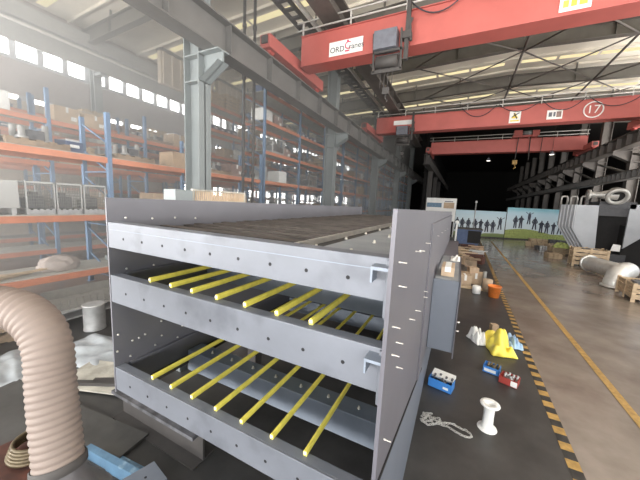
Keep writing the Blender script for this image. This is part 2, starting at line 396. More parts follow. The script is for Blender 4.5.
# ---------------------------------------------------------------- cranes
def crane(y0,y1,xl,xr,z0,z1,name_l,carr,signs=None,rails=True,loops=()):
    t=empty('bridge_crane',((xl+xr)/2,y0,z0))
    b=MB();b.box(xl,y0,z0,xr,y1,z1);b.box(xl,y0-.05,z1,xr,y1+.05,z1+.025);b.box(xl,y0-.05,z0-.025,xr,y1+.05,z0)
    b.build('bridge_beam','red',t,.01)
    for j,(x,ya,yb) in enumerate(carr):
        c=MB();c.box(x-.17,ya,z0-.1,x+.17,yb,z0+.25);c.build('end_carriage','red',t,.01)
        for yy in (ya+.25,yb-.25): MB().cyl((x-.07,yy,z0-.08),(x+.07,yy,z0-.08),.12,n=20).build('wheel','red_dark',t)
        p=MB();p.box(x-.1,ya-.05,z0,x+.1,ya,z0+.2);p.build('buffer','dark_steel',t)
    if rails:
        for j,(zz,yy) in enumerate(((z1+.13,y0-.12),(z1+.36,y0-.12))):
            r=MB().tube([(xl-.1,yy,zz),(xr,yy,zz)],.025,6);r.build('cable_rail','conduit',t)
        x=xl+.1
        while x<xr: MB().box(x,y0-.12,z1,x+.03,y0-.06,z1+.36).build('rail_bracket','conduit',t);x+=1.6
    for (xa,xb,sag) in loops:
        pts=[(xa+(xb-xa)*q/12,y0-.14,z1+.12-sag*(1-(2*q/12-1)**2)) for q in range(13)]
        MB().tube(pts,.018,6).build('festoon_cable','text_black',t)
    tag(t,name_l,'crane');return t
k1=crane(8.45,8.95,-5.15,7.1,6.55,7.42,'nearest red bridge crane with the white lettered sign and grey hoist box',[(-5.4,6.9,10.3),(7.1,6.9,10.3)],loops=((-1.7,-.35,.38),(-.3,1.0,.38),(1.1,2.4,.35),(2.5,3.8,.35)))
k2=crane(17.6,18.1,-5.15,7.1,6.55,7.42,'middle red bridge crane marked 17 in a white circle',[(-5.4,16.0,19.7),(7.1,16.0,19.7)],loops=((-.5,1.1,.5),(1.2,2.9,.4),(3.0,4.6,.5),(4.7,6.6,.5)))
k3=crane(25.3,25.9,-2.7,7.1,6.55,7.42,'farthest red bridge crane, in front of the black end of the hall',[(-2.75,23.9,27.3),(7.1,23.9,27.3)])
# signs on crane one
def sign(parent,x0,x1,z0,z1,y,m='white'):
    return MB().box(x0,y-.012,z0,x1,y,z1).build('sign_plate',m,parent)
s=sign(k1,-4.13,-3.05,6.66,7.06,8.44)
text('lettering','ORD','text_black',.22,s,face_y(-3.86,8.424,6.82))
text('lettering','C','text_red',.3,s,face_y(-3.52,8.424,6.88))
MB().box(-3.6,8.42,6.72,-3.46,8.424,6.76).box(-3.55,8.42,6.99,-3.49,8.424,7.04).build('emblem','text_red',s)
text('lettering','ranes','text_black',.22,s,face_y(-3.25,8.424,6.84)).scale=(1,1,1)
s=sign(k1,1.5,2.05,6.62,7.1,8.44)
text('lettering','限载','sign_yellow',.22,s,face_y(1.78,8.424,6.84)) if False else MB().box(1.56,8.42,6.7,1.66,8.424,6.84).box(1.7,8.42,6.7,1.8,8.424,6.84).box(1.84,8.42,6.7,1.98,8.424,6.84).build('lettering','sign_yellow',s)
# signs on crane two
s=sign(k2,1.72,2.2,6.62,7.2,17.59);MB().prism([(1.8,17.57,6.85),(2.1,17.57,6.85),(1.95,17.57,7.12)],(0,.006,0)).box(1.78,17.57,6.7,2.14,17.576,6.76).build('emblem','sign_yellow',s)
MB().bar((1.82,17.565,6.9),(2.12,17.565,7.1),.04,.01,0,(0,1,0)).bar((1.9,17.565,7.1),(2.05,17.565,6.82),.04,.01,0,(0,1,0)).build('emblem','text_black',s)
s=sign(k2,3.25,3.85,6.68,7.1,17.59);MB().box(3.32,17.57,6.8,3.45,17.576,7.0).box(3.5,17.57,6.8,3.58,17.576,7.0).build('lettering','motor',s)
MB().box(3.62,17.57,6.76,3.8,17.576,7.02).build('emblem','goods_rose',s)
ring=MB();ring.tube([(4.95+.34*math.cos(a*PI/16),17.58,6.98+.34*math.sin(a*PI/16)) for a in range(32)],.028,6,closed=True)
o=ring.build('painted_ring','white',k2)
text('lettering','17','white',.5,k2,face_y(4.95,17.585,6.98))
sign(k2,-4.1,-3.0,6.95,7.2,17.59)
# hoist trolleys (on the bridge, part of each crane)
def hoist(par,x,y,z1,s,cab=1):
    b=MB().box(x-.38*s,y-.5*s,z1-.95*s,x+.35*s,y-.08,z1-.4*s);h=b.build('hoist_box','motor',par,.01)
    b=MB()
    for dx in (-.42,.46):
        b.bar((x+dx*s,y-.3,z1-.4*s),(x+(dx+.06)*s,y-.3,z1-1.6*s),.05,.05)
    b.bar((x-.42*s,y-.3,z1-1.6*s),(x+.55*s,y-.3,z1-1.6*s),.05,.08);b.bar((x-.42*s,y-.3,z1-1.0*s),(x+.55*s,y-.3,z1-1.0*s),.05,.06)
    b.box(x-.35*s,y-.2,z1-1.5*s,x+.42*s,y-.1,z1-1.05*s)
    b.build('hoist_frame','dark_steel',h)
    b=MB().cyl((x-.3*s,y-.25,z1-1.3*s),(x+.4*s,y-.25,z1-1.3*s),.17*s,n=16);b.build('rope_drum','dark_steel',h)
    b=MB()
    for dx in (-.1,.0,.1,.22): b.tube([(x+dx,y-.25,z1-1.4*s),(x+dx,y-.25,z1-2.1*s)],.01,5)
    b.build('hoist_rope','dark_steel',h)
    b=MB();b.box(x-.02,y-.3,z1-2.3*s,x+.16,y-.2,z1-2.1*s)
    b.tube([(x+.07,y-.25,z1-2.3*s),(x+.07,y-.25,z1-2.42*s),(x+.13,y-.25,z1-2.5*s),(x+.07,y-.25,z1-2.57*s),(x,y-.25,z1-2.5*s)],.02,6);b.build('hook','dark_steel',h)
    b=MB();xx=x+.62*s
    b.box(xx-.05,y-.25,z1-1.3*s,xx+.05,y-.12,z1+.5*s);b.bar((xx,y-.2,z1+.3),(xx+.12,y-.25,z1-.8*s),.05,.05);b.bar((xx+.1,y-.2,z1-.1),(xx-.05,y-.25,z1-.7*s),.06,.06);b.box(xx-.12,y-.3,z1-.7*s,xx+.12,y-.1,z1-.5*s)
    b.build('cable_trolley','dark_steel',h)
    return h
hoist(k1,-2.28,8.45,7.22,.85)
hoist(k2,-3.5,17.6,7.12,.85)
# trolley & ropes on crane three
b=MB();b.box(2.8,25.0,7.5,4.3,25.9,7.62);b.box(2.9,25.1,7.62,3.4,25.6,8.0);b.box(4.0,25.1,7.62,4.4,25.6,7.95)
h=b.build('hoist_trolley','red',k3);MB().cyl((3.45,25.3,7.8),(3.95,25.3,7.8),.16,n=14).build('rope_drum','column',h)
MB().tube([(3.2,25.2,7.6),(3.15,25.2,5.9)],.03,6).tube([(3.9,25.2,7.6),(3.95,25.2,5.9)],.03,6).tube([(4.6,25.2,7.5),(4.6,25.2,5.9)],.02,6).build('hoist_rope','dark_steel',h)
MB().box(3.0,25.1,5.6,3.3,25.3,5.9).tube([(3.15,25.2,5.6),(3.25,25.2,5.4),(3.1,25.2,5.3)],.04,6).build('hook','stripe_yellow',h)
for (x,y,z,n) in ((5.2,24.9,6.2,'under the right part of the farthest crane'),(1.6,27.2,6.2,'beneath the middle of the farthest crane')):
    t=MB().lathe([(0.02,.25),(.08,.2),(.16,0)],(x,y,z),n=12);o=t.build('pendant_lamp','motor');tag(o,'small pendant lamp glowing '+n,'lamp')
    MB().lathe([(0,0),(.13,0.0),(.13,.02)],(x,y,z-.01),n=12).build('bulb','lamp',o)
    MB().tube([(x,y,z+.25),(x,y,9.3)],.01,5).build('cord','dark_steel',o)
# ---------------------------------------------------------------- vibrating screen machine
m=empty('screening_machine',(-1.2,1.1,0))
tag(m,'large grey steel two deck screening machine under assembly with yellow bars','machine')
MB().prism([(-2.2,1.098,.7),(-2.2,6.8,.7),(-2.2,6.8,2.135),(-2.2,1.098,2.165)],(-.014,0,0)).build('side_panel','panel_in',m)
# right side panel: upper plate with slanting lower edge
MB().prism([(-.2,1.02,1.06),(-.2,2.87,.575),(-.2,8.0,.5),(-.2,8.0,2.12),(-.2,1.02,2.19)],(-.016,0,0)).build('side_panel','panel',m)
MB().prism([(-.185,2.45,.69),(-.185,8.0,.55),(-.185,8.0,2.04),(-.185,2.45,2.07)],(-.014,0,0)).build('doubler_plate','panel',m)
MB().prism([(-.2005,1.02,.0),(-.2005,1.02,1.058),(-.2005,2.87,.573),(-.2005,7.9,.498),(-.2005,7.9,0)],(-.014,0,0)).build('foot_plate','guard',m)
MB().bar((-.197,1.05,1.05),(-.197,2.9,.57),.008,.014).build('edge_strip','hole',m)
def xbeam(y,z0,z1,dep,name='cross_beam',mt='primer',holes=None,hz=None,x0=-2.198,x1=-.217,fold=True):
    b=MB();b.box(x0,y,z0,x1,y+.012,z1);b.box(x0,y+.012,z1-.012,x1,y+dep,z1);b.box(x0,y+.012,z0,x1,y+dep,z0+.012);b.box(x0,y+dep-.012,z0+.012,x1,y+dep,z1-.012)
    if holes:
        for x in holes: b.cyl((x,y-.002,hz),(x,y+.004,hz),.0095,n=14,mi=1)
    return b.build(name,[mt,'hole'],m,.004)
hx=[-2.02+.2025*k for k in range(9)]
b1=xbeam(1.1,1.815,1.995,.09,holes=hx,hz=1.89);MB().bar((-2.19,1.099,1.945),(-.23,1.099,1.945),.003,.004).build('weld_seam','primer_mid',b1)
xbeam(1.1,1.415,1.615,.07,holes=hx,hz=1.505)
xbeam(1.1,.725,.905,.07,holes=hx,hz=.805)
for z in (1.9,1.52,.82):     # end brackets at both panels
    b=MB().box(-.24,1.085,z-.15,-.217,1.1,z+.09);b.build('end_plate','primer',m,.003)
b=MB();b.box(-.285,1.03,1.955,-.218,1.1,1.968);b.box(-.285,1.03,1.905,-.277,1.1,1.955);b.build('end_bracket','primer_mid',m)
b=MB();b.box(-.285,1.03,1.58,-.218,1.1,1.593);b.box(-.285,1.03,1.53,-.277,1.1,1.58);b.build('end_bracket','primer_mid',m)
for z_ in (.9,1.615): MB().box(-2.199,1.2,z_-.02,-2.17,6.7,z_).build('side_angle','panel_in',m)
# inner cross members
for z,ys in ((1.40,(1.95,2.75,3.6,4.5)),(.55,(1.72,2.6,3.5,4.4,5.4))):
    for y in ys:
        b=MB();b.box(-2.19,y,z,-.22,y+.16,z+.2);b.build('cross_member','primer_mid',m,.005)
bolt=None
def add_bolt(x,y,z,ax,r=.009,L=.02,par=m,mt='bolt'):
    global bolt
    if bolt is None:
        bb=MB();bb.lathe([(0,L),(r*.9,L),(r,.006),(r*1.5,.005),(r*1.5,0)],n=8);bolt=bb.build('bolt',mt,m);o=bolt
    else:
        o=bolt.copy();C.objects.link(o)
    o.rotation_mode='QUATERNION';o.rotation_quaternion=Vector((0,0,1)).rotation_difference(Vector(ax));o.location=(x,y,z);return o
for z,ys in ((1.60,(2.03,2.83)),(.75,(1.8,2.68))):
    for y in ys:
        for x in [-1.95+.24*k for k in range(8)]:
            add_bolt(x,y,z,(0,0,1))
for (yy,zz) in [(1.13,1.15),(1.12,1.02),(1.23,1.06),(1.28,1.06),(1.33,1.07),(1.47,1.13),(1.47,1.0),(1.21,.94),(1.41,.94),(1.67,1.01),(1.62,.92),(1.22,2.02),(1.42,2.01),(1.62,2.01),(1.83,2.0),(1.21,1.64),(1.42,1.63)]:
    add_bolt(-2.198,yy,zz,(1,0,0),L=.012).scale=(.65,.65,.5)
for (yy,zz) in [(1.12,1.98),(1.59,1.96),(1.77,1.94),(2.1,1.95),(3.07,1.92),(3.75,1.9),(4.6,1.87),(5.58,1.83),(1.17,1.87),(2.35,1.53),(2.36,1.48),(1.87,1.53),(1.6,1.57),(1.22,1.6),(1.14,1.58),(1.28,1.45),(1.12,1.2),(1.1,1.72),(1.1,1.0)]:
    o=add_bolt(-.199,yy,zz,(1,0,0));o.scale=(.32,.32,1.6)
# yellow bars
first=None
for (z,xs,ye) in ((1.645,(-1.82,-1.61,-1.415,-1.21,-1.0,-.79,-.59),3.2),(.935,(-1.83,-1.63,-1.43,-1.22,-1.015,-.80,-.59),3.3)):
    for x in xs:
        L=ye-1.16
        b=MB();b.prism([(x-.010,1.145,z-.03),(x+.010,1.145,z-.03),(x+.0125,1.145,z-.012),(x+.006,1.145,z),(x-.006,1.145,z),(x-.0125,1.145,z-.012)],(0,L,0))
        b.box(x-.008,1.142,z-.02,x+.008,1.146,z-.006,1)
        b.build('support_bar',['yellow','tip'],m)
# top deck
dk=MB();dk.box(-2.18,1.2,1.925,-.82,6.8,1.935)
y=1.25;k=0
while y<6.8: dk.box(-2.18,y,1.935,-.82,y+.055,1.943+.006*(k%3),0);y+=.11;k+=1
dk.build('screen_deck','deck',m)
MB().box(-.82,1.2,1.90,-.70,7.4,1.93).build('deck_channel','groove',m)
MB().box(-.835,1.2,1.93,-.815,7.4,1.965).build('deck_angle','bolt',m)
MB().box(-.70,1.2,1.93,-.216,7.6,1.945).build('ledge_plate','ledge',m)
for k in range(10): add_bolt(-.76,1.5+.5*k,1.93,(0,0,1),)
for k in range(9): add_bolt(-.5,1.4+.45*k,1.945,(0,0,1))
# back part of machine
MB().box(-2.2,6.8,.7,-.2,6.83,1.9).build('rear_plate','panel_in',m)
# guard box on the outer right side
g=MB();g.box(-.184,3.1,.71,.065,4.75,1.47);gb=g.build('guard_box','guard',m,.006)
MB().box(-.17,3.12,1.471,.05,4.74,1.476).build('lid','ledge',gb)
MB().box(.067,3.08,.66,.077,4.78,1.475).build('side_plate','panel',gb)
for (yy,zz) in ((3.15,1.0),(3.15,.9)):
    MB().cyl((.077,yy+.1,zz),(.11,yy+.1,zz),.008,n=8).build('stud','bolt',gb)
# long outer ledge beyond guard
MB().box(-.184,4.75,1.3,.03,7.6,1.42).build('side_rail','panel',m)
# legs holding it up
for (x,y) in ((-2.1,2.6),(-2.1,5.9),(-.45,2.6),(-.45,5.9)):
    MB().box(x-.06,y-.06,0,x+.06,y+.06,.71).box(x-.12,y-.12,0,x+.12,y+.12,.02).build('support_leg','dark_steel',m)
MB().box(-2.19,2.5,.62,-.22,2.7,.7).box(-2.19,5.8,.62,-.22,6.0,.7).build('base_beam','dark_steel',m)
MB().box(-2.26,1.2,.62,-2.18,6.8,.70).build('base_rail','dark_steel',m)
# ---------------------------------------------------------------- hose
raw=[(-2.068,.219,1.734),(-1.866,.307,1.732),(-1.703,.375,1.731),(-1.586,.42,1.725),(-1.498,.449,1.701),(-1.429,.464,1.65),(-1.384,.464,1.579),(-1.355,.454,1.489),(-1.326,.444,1.401),(-1.292,.434,1.296),(-1.262,.425,1.205),(-1.25,.421,1.165)]
def catmull(P,n):
    P=[Vector(p) for p in P];P=[2*P[0]-P[1]]+P+[2*P[-1]-P[-2]];out=[]
    for i in range(1,len(P)-2):
        for k in range(n):
            t=k/n;a,b,c,d=P[i-1:i+3]
            out.append(.5*((2*b)+(-a+c)*t+(2*a-5*b+4*c-d)*t*t+(-a+3*b-3*c+d)*t**3))
    out.append(P[-2]);return out
pts=catmull(raw,40)
# resample evenly
D=[0]
for i in range(1,len(pts)): D.append(D[-1]+(pts[i]-pts[i-1]).length)
tot=D[-1];N=420;sm=[];j=0
for k in range(N+1):
    s_=tot*k/N
    while j<len(D)-2 and D[j+1]<s_: j+=1
    t=(s_-D[j])/max(1e-9,D[j+1]-D[j]);sm.append(pts[j].lerp(pts[j+1],t))
rad=[]
for k in range(N+1):
    s_=tot*k/N;ph=s_/.025;w=(.5+.5*math.cos(2*PI*ph))
    rad.append(.0725+.0045*w**.7)
hm=empty('extraction_hose',(-1.25,.42,0))
tag(hm,'thick pinkish beige ribbed extraction hose bending down at the left','hose')
MB().tube(sm,rad,36).build('ribbed_tube','hose',hm)
cl=sm[-1];dr=(sm[-1]-sm[-8]).normalized()
cb=MB();cb.lathe([(.08,-.03),(.084,-.025),(.084,.0),(.08,.005)],cl,dr,32);cb.build('clamp_band','dark_steel',hm)
nz=MB();nz.lathe([(.078,-.01),(.08,.03),(.10,.06),(.135,.10),(.15,.12),(.15,.16),(.14,.16),(.1,.09)],cl,dr,32);nz.build('nozzle_hood','hood',hm)
sp=MB();sp.tube([cl+dr*.15,(cl+dr*.15)*1,Vector((cl.x+.03,cl.y,0.02))],[.05,.05,.05],12);sp.lathe([(0,0),(.22,0),(.22,.03),(.05,.05)],(cl.x+.03,cl.y,0),n=24)
sp.build('stand','hood',hm)
# ---------------------------------------------------------------- racks
def rack(x0,x1,y0,nb,L,levels,top,label,shelfm=True):
    t=empty('pallet_rack',(x0,y0,0))
    for k in range(nb+1):
        y=y0+k*L;f=MB()
        for x in (x0,x1):
            f.box(x-.045,y-.04,0,x+.045,y+.04,top);f.box(x-.07,y-.07,0,x+.07,y+.07,.01)
        z=.25;s=0
        while z<top-.5:
            f.bar((x0,y,z),(x1,y,z+.5),.03,.03);f.bar((x0,y,z),(x1,y,z),.03,.03) if s%2==0 else None;z+=.6;s+=1
        f.build('upright_frame','rack_blue',t)
    for z in levels:
        for k in range(nb):
            for x in (x0,x1):
                MB().box(x-.025,y0+k*L+.04,z-.12,x+.025,y0+(k+1)*L-.04,z).build('shelf_beam','orange',t)
        MB().box(x1+.03,y0+.05,z,x0-.03,y0+nb*L-.05,z+.02).build('shelf_board','shelf',t)
    return tag(t,label,'rack','pallet racks')
LV=[.52,1.70,2.95];LVB=[.52,1.70,2.95,4.1];LVC=[.52,1.70,2.95,4.1,4.75];LV2=[.52,1.70,2.95,4.1,5.25,6.3]
Y0=.98;BL=2.7
names=['nearest','second','third','fourth','fifth']
xa=-7.05;xb=-8.1
racks=[]
for k in range(5):
    lv=LV if k==0 else LV2
    racks.append((k,'front',xa,xb,Y0+k*3*BL,lv))
    rack(xa,xb,Y0+k*3*BL+ (0.0 if k==0 else .0),3 if k==4 else 3,BL-.06,lv,3.9 if k==0 else 6.6,'blue and orange pallet rack, %s of the front row from the camera'%names[k])
xc=-10.3;xd=-11.35
for k in range(5):
    lv=LVB if k==0 else LV2
    racks.append((k,'back',xc,xd,-.3+1.5+k*3*BL,lv))
    rack(xc,xd,-.3+1.5+k*3*BL,3,BL-.06,lv,4.9 if k==0 else 6.6,'blue and orange pallet rack, %s of the back row from the camera'%names[k])
for k in range(3):
    racks.append((k,'wall',-13.2,-14.2,.4+1.5+k*3*BL,LVC))
    rack(-13.2,-14.2,.4+1.5+k*3*BL,3,BL-.06,sorted(LVC+[1.15,2.3]),5.3,'blue and orange pallet rack, %s of the row against the window wall'%names[k])
# ---------------------------------------------------------------- goods on racks
protos={}
def pallet(b,L=.95,W=.9,mi=0,h=.12):
    for i in range(5): b.box(-W/2,-L/2+i*(L-.1)/4,h-.025,W/2,-L/2+.1+i*(L-.1)/4,h,mi)
    for x in (-W/2,-.05,W/2-.1): b.box(x,-L/2,.0,x+.1,L/2,h-.025,mi)
def P_carton(c,n):
    def f():
        t=empty('carton_box');b=MB();b.box(-.3,-.3,0,.3,.3,.45);b.build('box_body',c,t,.006)
        MB().box(-.3,-.03,.451,.3,.03,.453).box(.3005,-.03,.3,.302,.03,.45).build('tape','carton_light' if c=='carton' else 'white',t)
        MB().box(.3005,.08,.1,.3025,.22,.22).build('paper_label','white',t);return t
    return f
def P_cage():
    t=empty('mesh_cage');b=MB();pallet(b,.82,.8);b.build('pallet_base','steel',t)
    b=MB()
    for x in (-.4,.4):
        for y in (-.4,.4): b.box(x-.02,y-.02,.12,x+.02,y+.02,.7)
    b.box(-.42,-.42,.66,.42,-.38,.7);b.box(-.42,.38,.66,.42,.42,.7);b.box(.38,-.4,.66,.42,.4,.7);b.box(-.42,-.4,.66,-.38,.4,.7)
    b.build('corner_frame','grey_plain',t)
    b=MB()
    for k in range(1,12):
        p=-.4+.8*k/12
        b.box(.398,p-.004,.14,.404,p+.004,.68);b.box(-.404,p-.004,.14,-.398,p+.004,.68);b.box(p-.004,.398,.14,p+.004,.404,.68);b.box(p-.004,-.404,.14,p+.004,-.398,.68)
    for k in range(1,8):
        z=.14+.54*k/8
        b.box(.397,-.4,z-.004,.405,.4,z+.004);b.box(-.405,-.4,z-.004,-.397,.4,z+.004);b.box(-.4,.397,z-.004,.4,.405,z+.004);b.box(-.4,-.405,z-.004,.4,-.397,z+.004)
    b.build('wire_mesh','mesh_wire',t)
    b=MB();
    for k in range(9):
        x=R_.uniform(-.25,.25);y=R_.uniform(-.25,.25);b.box(x-.1,y-.1,.13,x+.1,y+.1,.2+R_.random()*.3)
    b.build('contents','goods_dark',t);return t
def P_crate():
    t=empty('wooden_crate');b=MB();pallet(b,.9,.85);b.build('pallet_base','wood',t)
    b=MB()
    for k in range(4):
        z=.14+k*.13
        for s in (-1,1):
            b.box(s*.42-.01,-.44,z,s*.42+.01,.44,z+.1);b.box(-.42,s*.44-.01,z,.42,s*.44+.01,z+.1)
    for x in (-.42,.42):
        for y in (-.3,0,.3): b.box(x-.025,y-.04,.12,x+.025,y+.04,.66)
    b.build('slatted_side','wood',t);b=MB().box(-.4,-.42,.12,.4,.42,.5);b.build('contents','goods_dark',t);return t
def P_bin():
    t=empty('parts_bin');b=MB()
    b.prism([(-.2,-.15,0),(.2,-.15,0),(.26,-.15,.22),(-.22,-.15,.28)],(0,.3,0));b.build('bin_body','bin_blue',t,.01)
    MB().box(-.18,-.12,.22,.18,.12,.27).build('contents','steel',t);MB().box(.245,-.08,.1,.25,.08,.16).build('bin_label','white',t);return t
def P_steel():
    t=empty('steel_parts_pallet');b=MB();pallet(b,.9,.85);b.build('pallet_base','wood_dark',t)
    for k in range(4):
        x=-.28+.19*k;b=MB();b.lathe([(.03,.12),(.09,.12),(.09,.16),(.05,.18),(.05,.34+.05*(k%3)),(.03,.34+.05*(k%3))],(x,(-1)**k*.2,0),n=12);b.build('machined_part','steel',t)
    b=MB().box(-.3,-.12,.12,.3,.12,.3);b.build('machined_part','goods_dark',t,.01);return t
def P_drum():
    t=empty('steel_drum');b=MB();b.lathe([(0,0),(.26,0),(.27,.02),(.26,.04),(.26,.25),(.275,.27),(.26,.29),(.26,.52),(.27,.54),(.27,.56),(.25,.55),(0,.55)],n=20);b.build('drum_shell','grey_plain',t)
    MB().cyl((.1,.1,.55),(.1,.1,.58),.03,n=10).build('bung','steel',t);return t
def P_bundle():
    t=empty('wrapped_bundle');b=MB();pallet(b,.9,.85);b.build('pallet_base','wood',t)
    b=MB().box(-.36,-.4,.12,.36,.4,.6);b.build('wrapped_load','plastic',t,.05);MB().box(-.365,-.02,.12,.365,.02,.605).build('strap','dark_steel',t);return t
kinds=[('cage','grey wire mesh cage with dark parts','cage',P_cage,.9),('carton','brown cardboard carton with taped lid','box',P_carton('carton',0),.68),
 ('cartonw','pale cardboard carton with white tape','box',P_carton('carton_light',0),.68),('crate','slatted wooden crate on a pallet','crate',P_crate,.95),('bin','dark blue plastic parts bin','bin',P_bin,.36),
 ('steel','pallet of machined steel parts','pallet of parts',P_steel,.95),('drum','grey steel drum','drum',P_drum,.62),('bundle','plastic wrapped load on a pallet','wrapped load',P_bundle,.95),
 ('rose','reddish brown painted box','box',P_carton('goods_rose',0),.68),('white','white carton box','box',P_carton('white',0),.68)]
KW={k[0]:k for k in kinds};wts=[3,3,2,3,4,5,1,2,3,3]
def put(kind,x,y,z,label,group,rz=0,sc=1.0,sz=1.0):
    K=KW[kind]
    if kind not in protos:
        o=K[3]();protos[kind]=o
    else: o=copy_tree(protos[kind])
    o.location=(x,y,z);o.rotation_euler=(0,0,rz);o.scale=(sc,sc,sc*sz);tag(o,label,K[2],group);return o
lvln=['floor level shelf','second shelf','third shelf','fourth shelf','fifth shelf','top shelf']
cnt=0
used={}
manual=[]
def goods(rk,row,x0,x1,ys,lv):
    global cnt
    for li,z in enumerate(lv):
        for bay in range(3):
            ya=ys+bay*BL+.12;yb=ya+BL-.3
            if row=='front' and rk==0 and bay==0: continue
            if row=='front' and rk==0 and li==0 and bay<2: continue
            if (row=='back' and (rk>2 or li<1)) or (row=='wall' and (li<2 or rk>1)): continue
            if rk==4 and bay>0: continue
            n=0;y=ya
            small=(R_.random()<.25)
            if rk==0 and li==2 and bay==0: continue
            while y<yb-.4 and cnt<420:
                kd=R_.choices(kinds,wts)[0]
                if small: kd=KW['bin']
                if y+kd[4]>yb: break
                if R_.random()<.16: y+=.5;continue
                y+=kd[4]/2
                base='%s on the %s, %s bay, %s rack of the %s row'%(kd[1],lvln[li],('near','middle','far')[bay],names[rk],row)
                base=' '.join(base.split())
                xx=x0-.5
                # unique wording: position inside the bay
                ky=(rk,row,li,bay,kd[0]);used[ky]=used.get(ky,0)+1
                manual.append((kd[0],xx,y,z+.021,base,ky,used[ky],1.0 if kd[0] not in('bin',) else 1,R_.uniform(.8,1.15)*(.75 if row=='wall' else 1)))
                cnt+=1;y+=kd[4]/2+.04
for (rk,row,x0,x1,ys,lv) in racks: goods(rk,row,x0,x1,ys,lv)
ordw={1:'nearest',2:'second nearest',3:'third nearest',4:'fourth nearest',5:'fifth nearest',6:'sixth nearest',7:'seventh nearest'}
short={'cage':'grey wire mesh cage','carton':'brown taped carton','cartonw':'pale taped carton','crate':'slatted wooden crate','bin':'dark blue parts bin','steel':'pallet of steel parts','drum':'grey steel drum','bundle':'plastic wrapped load','rose':'reddish brown box','white':'white carton'}
for (kd,x,y,z,base,ky,n,sc,sz) in manual:
    tot_=used[ky];lab='%s, %s, %s bay, %s %s-row rack'%(short[kd],lvln[ky[2]],('near','middle','far')[ky[3]],names[ky[0]],ky[1])
    if tot_>1: lab=ordw[n]+' '+lab
    put(kd,x,y,z,lab,{'bin':'parts bins on the racks','cage':'mesh cages on the racks'}.get(kd,'goods stored on the racks'),0,sc,sz)
# hand placed goods on the near bay of the nearest front rack
z1=1.722
for i,(y,lab) in enumerate(((2.46,'wire mesh cage beside the plain grey box on the near rack shelf'),(2.9,'wire mesh cage in the middle of the near rack shelf'),(3.35,'wire mesh cage next to the machine corner on the near rack shelf'))):
    o=put('cage',-7.52,y,z1,lab,'mesh cages on the racks',0,.98,.9);o.scale=(.98,.5,.88)
b=MB().box(-7.9,1.42,1.84,-7.1,2.16,2.33);o=b.build('storage_box','grey_plain',None,.01)
tag(o,'plain pale grey box on the near rack shelf at the photo edge','box')
b=MB()
for yy in (1.45,1.75,2.05): b.box(-7.9,yy,1.722,-7.1,yy+.06,1.84)
b.build('skid','steel',o)
for i,(kd,y,z,lab) in enumerate((('bin',1.9,2.972,'dark blue bin above the plain grey box'),('steel',2.5,2.972,'pallet of steel parts above the first mesh cage'),('bin',3.1,2.972,'dark blue bin above the second mesh cage'))):
    put(kd,-7.5,y,z,lab,'goods stored on the racks')
# sack, tarps and boards on lowest shelf
def blob(name,m,c,s,seed,label,cat,n=3,amp=.25,flat=True,group=None,fr=2.3):
    import bmesh
    from mathutils import noise
    bm=bmesh.new();bmesh.ops.create_icosphere(bm,subdivisions=n+1,radius=1)
    for v in bm.verts:
        p=v.co.copy();k=1+amp*noise.noise(p*fr+Vector((seed,0,0)))+amp*.5*noise.noise(p*fr*2.7+Vector((0,seed,0)))
        q=p*k;q=Vector((q.x*s[0],q.y*s[1],max(q.z,-.55)*s[2]));v.co=q
    mn=min(v.co.z for v in bm.verts)
    for v in bm.verts: v.co+=Vector((c[0],c[1],c[2]-mn))
    me=bpy.data.meshes.new(name);bm.to_mesh(me);bm.free();me.materials.append(M[m])
    for p in me.polygons:p.use_smooth=not (amp>.4)
    o=bpy.data.objects.new(name,me);C.objects.link(o);tag(o,label,cat,group);return o
blob('sack','sack',(-7.4,2.75,.542),(.2,.34,.2),3,'lumpy beige sack lying on the lowest near rack shelf','sack')
b=MB()
for i,(x,y,r) in enumerate(((-7.3,2.0,.5),(-7.4,1.9,-.1),(-7.2,2.15,.25))): b.box(x-.04,y-.5,.542+i*.035,x+.04,y+.4,.575+i*.035,0,(r,'Z'))
tag(b.build('plank_stack','wood'),'loose wooden planks beside the sack on the lowest shelf','planks')
tag(MB().box(-7.75,3.78,.542,-7.3,4.2,.66).box(-7.7,3.83,.66,-7.35,4.0,.7).build('flat_case','column'),'flat grey case right of the sack on the lowest shelf','case')
put('cartonw',-7.5,4.6,.542,'small pale carton close to the machine on the lowest shelf','goods stored on the racks',0,.6)
put('bin',-7.5,1.2,.542,'dark blue bin left of the planks on the lowest shelf','parts bins on the racks')
# things on floor between machine and racks
d=MB();d.lathe([(0,0),(.15,0),(.15,.02),(.145,.04),(.145,.38),(.15,.4),(.15,.42),(.135,.42),(0,.41)],(-5.12,2.3,0),n=24)
tag(d.build('steel_drum','steel'),'small grey steel drum on the floor behind the hose','drum')
t=empty('parts_trolley',(-5.9,2.6,0));b=MB()
for x in (-6.3,-5.5):
    for y in (2.0,3.3): b.box(x-.02,y-.02,.08,x+.02,y+.02,.28)
b.box(-6.32,1.98,.25,-5.48,3.32,.28);b.box(-6.3,1.98,.12,-5.5,3.3,.14);b.build('frame','steel',t)
for x in (-6.3,-5.5):
    for y in (2.0,3.3): MB().cyl((x-.015,y,.04),(x+.015,y,.04),.04,n=12).build('caster','hole',t)
tag(t,'low steel trolley between the drum and the near rack','trolley')
b=MB();
for k in range(13): b.box(-5.55+.001,2.05+.1*k,.28,-5.54,2.06+.1*k,.45)
for k in range(5): b.box(-5.555,2.05,.29+.038*k,-5.54,3.26,.295+.038*k)
for x in (-6.25,): b.box(x,2.05,.28,x+.01,3.26,.45)
b.box(-6.25,2.05,.28,-5.54,3.26,.29)
tag(b.build('wire_tray','mesh_wire'),'low wire mesh tray on top of the steel trolley','tray')
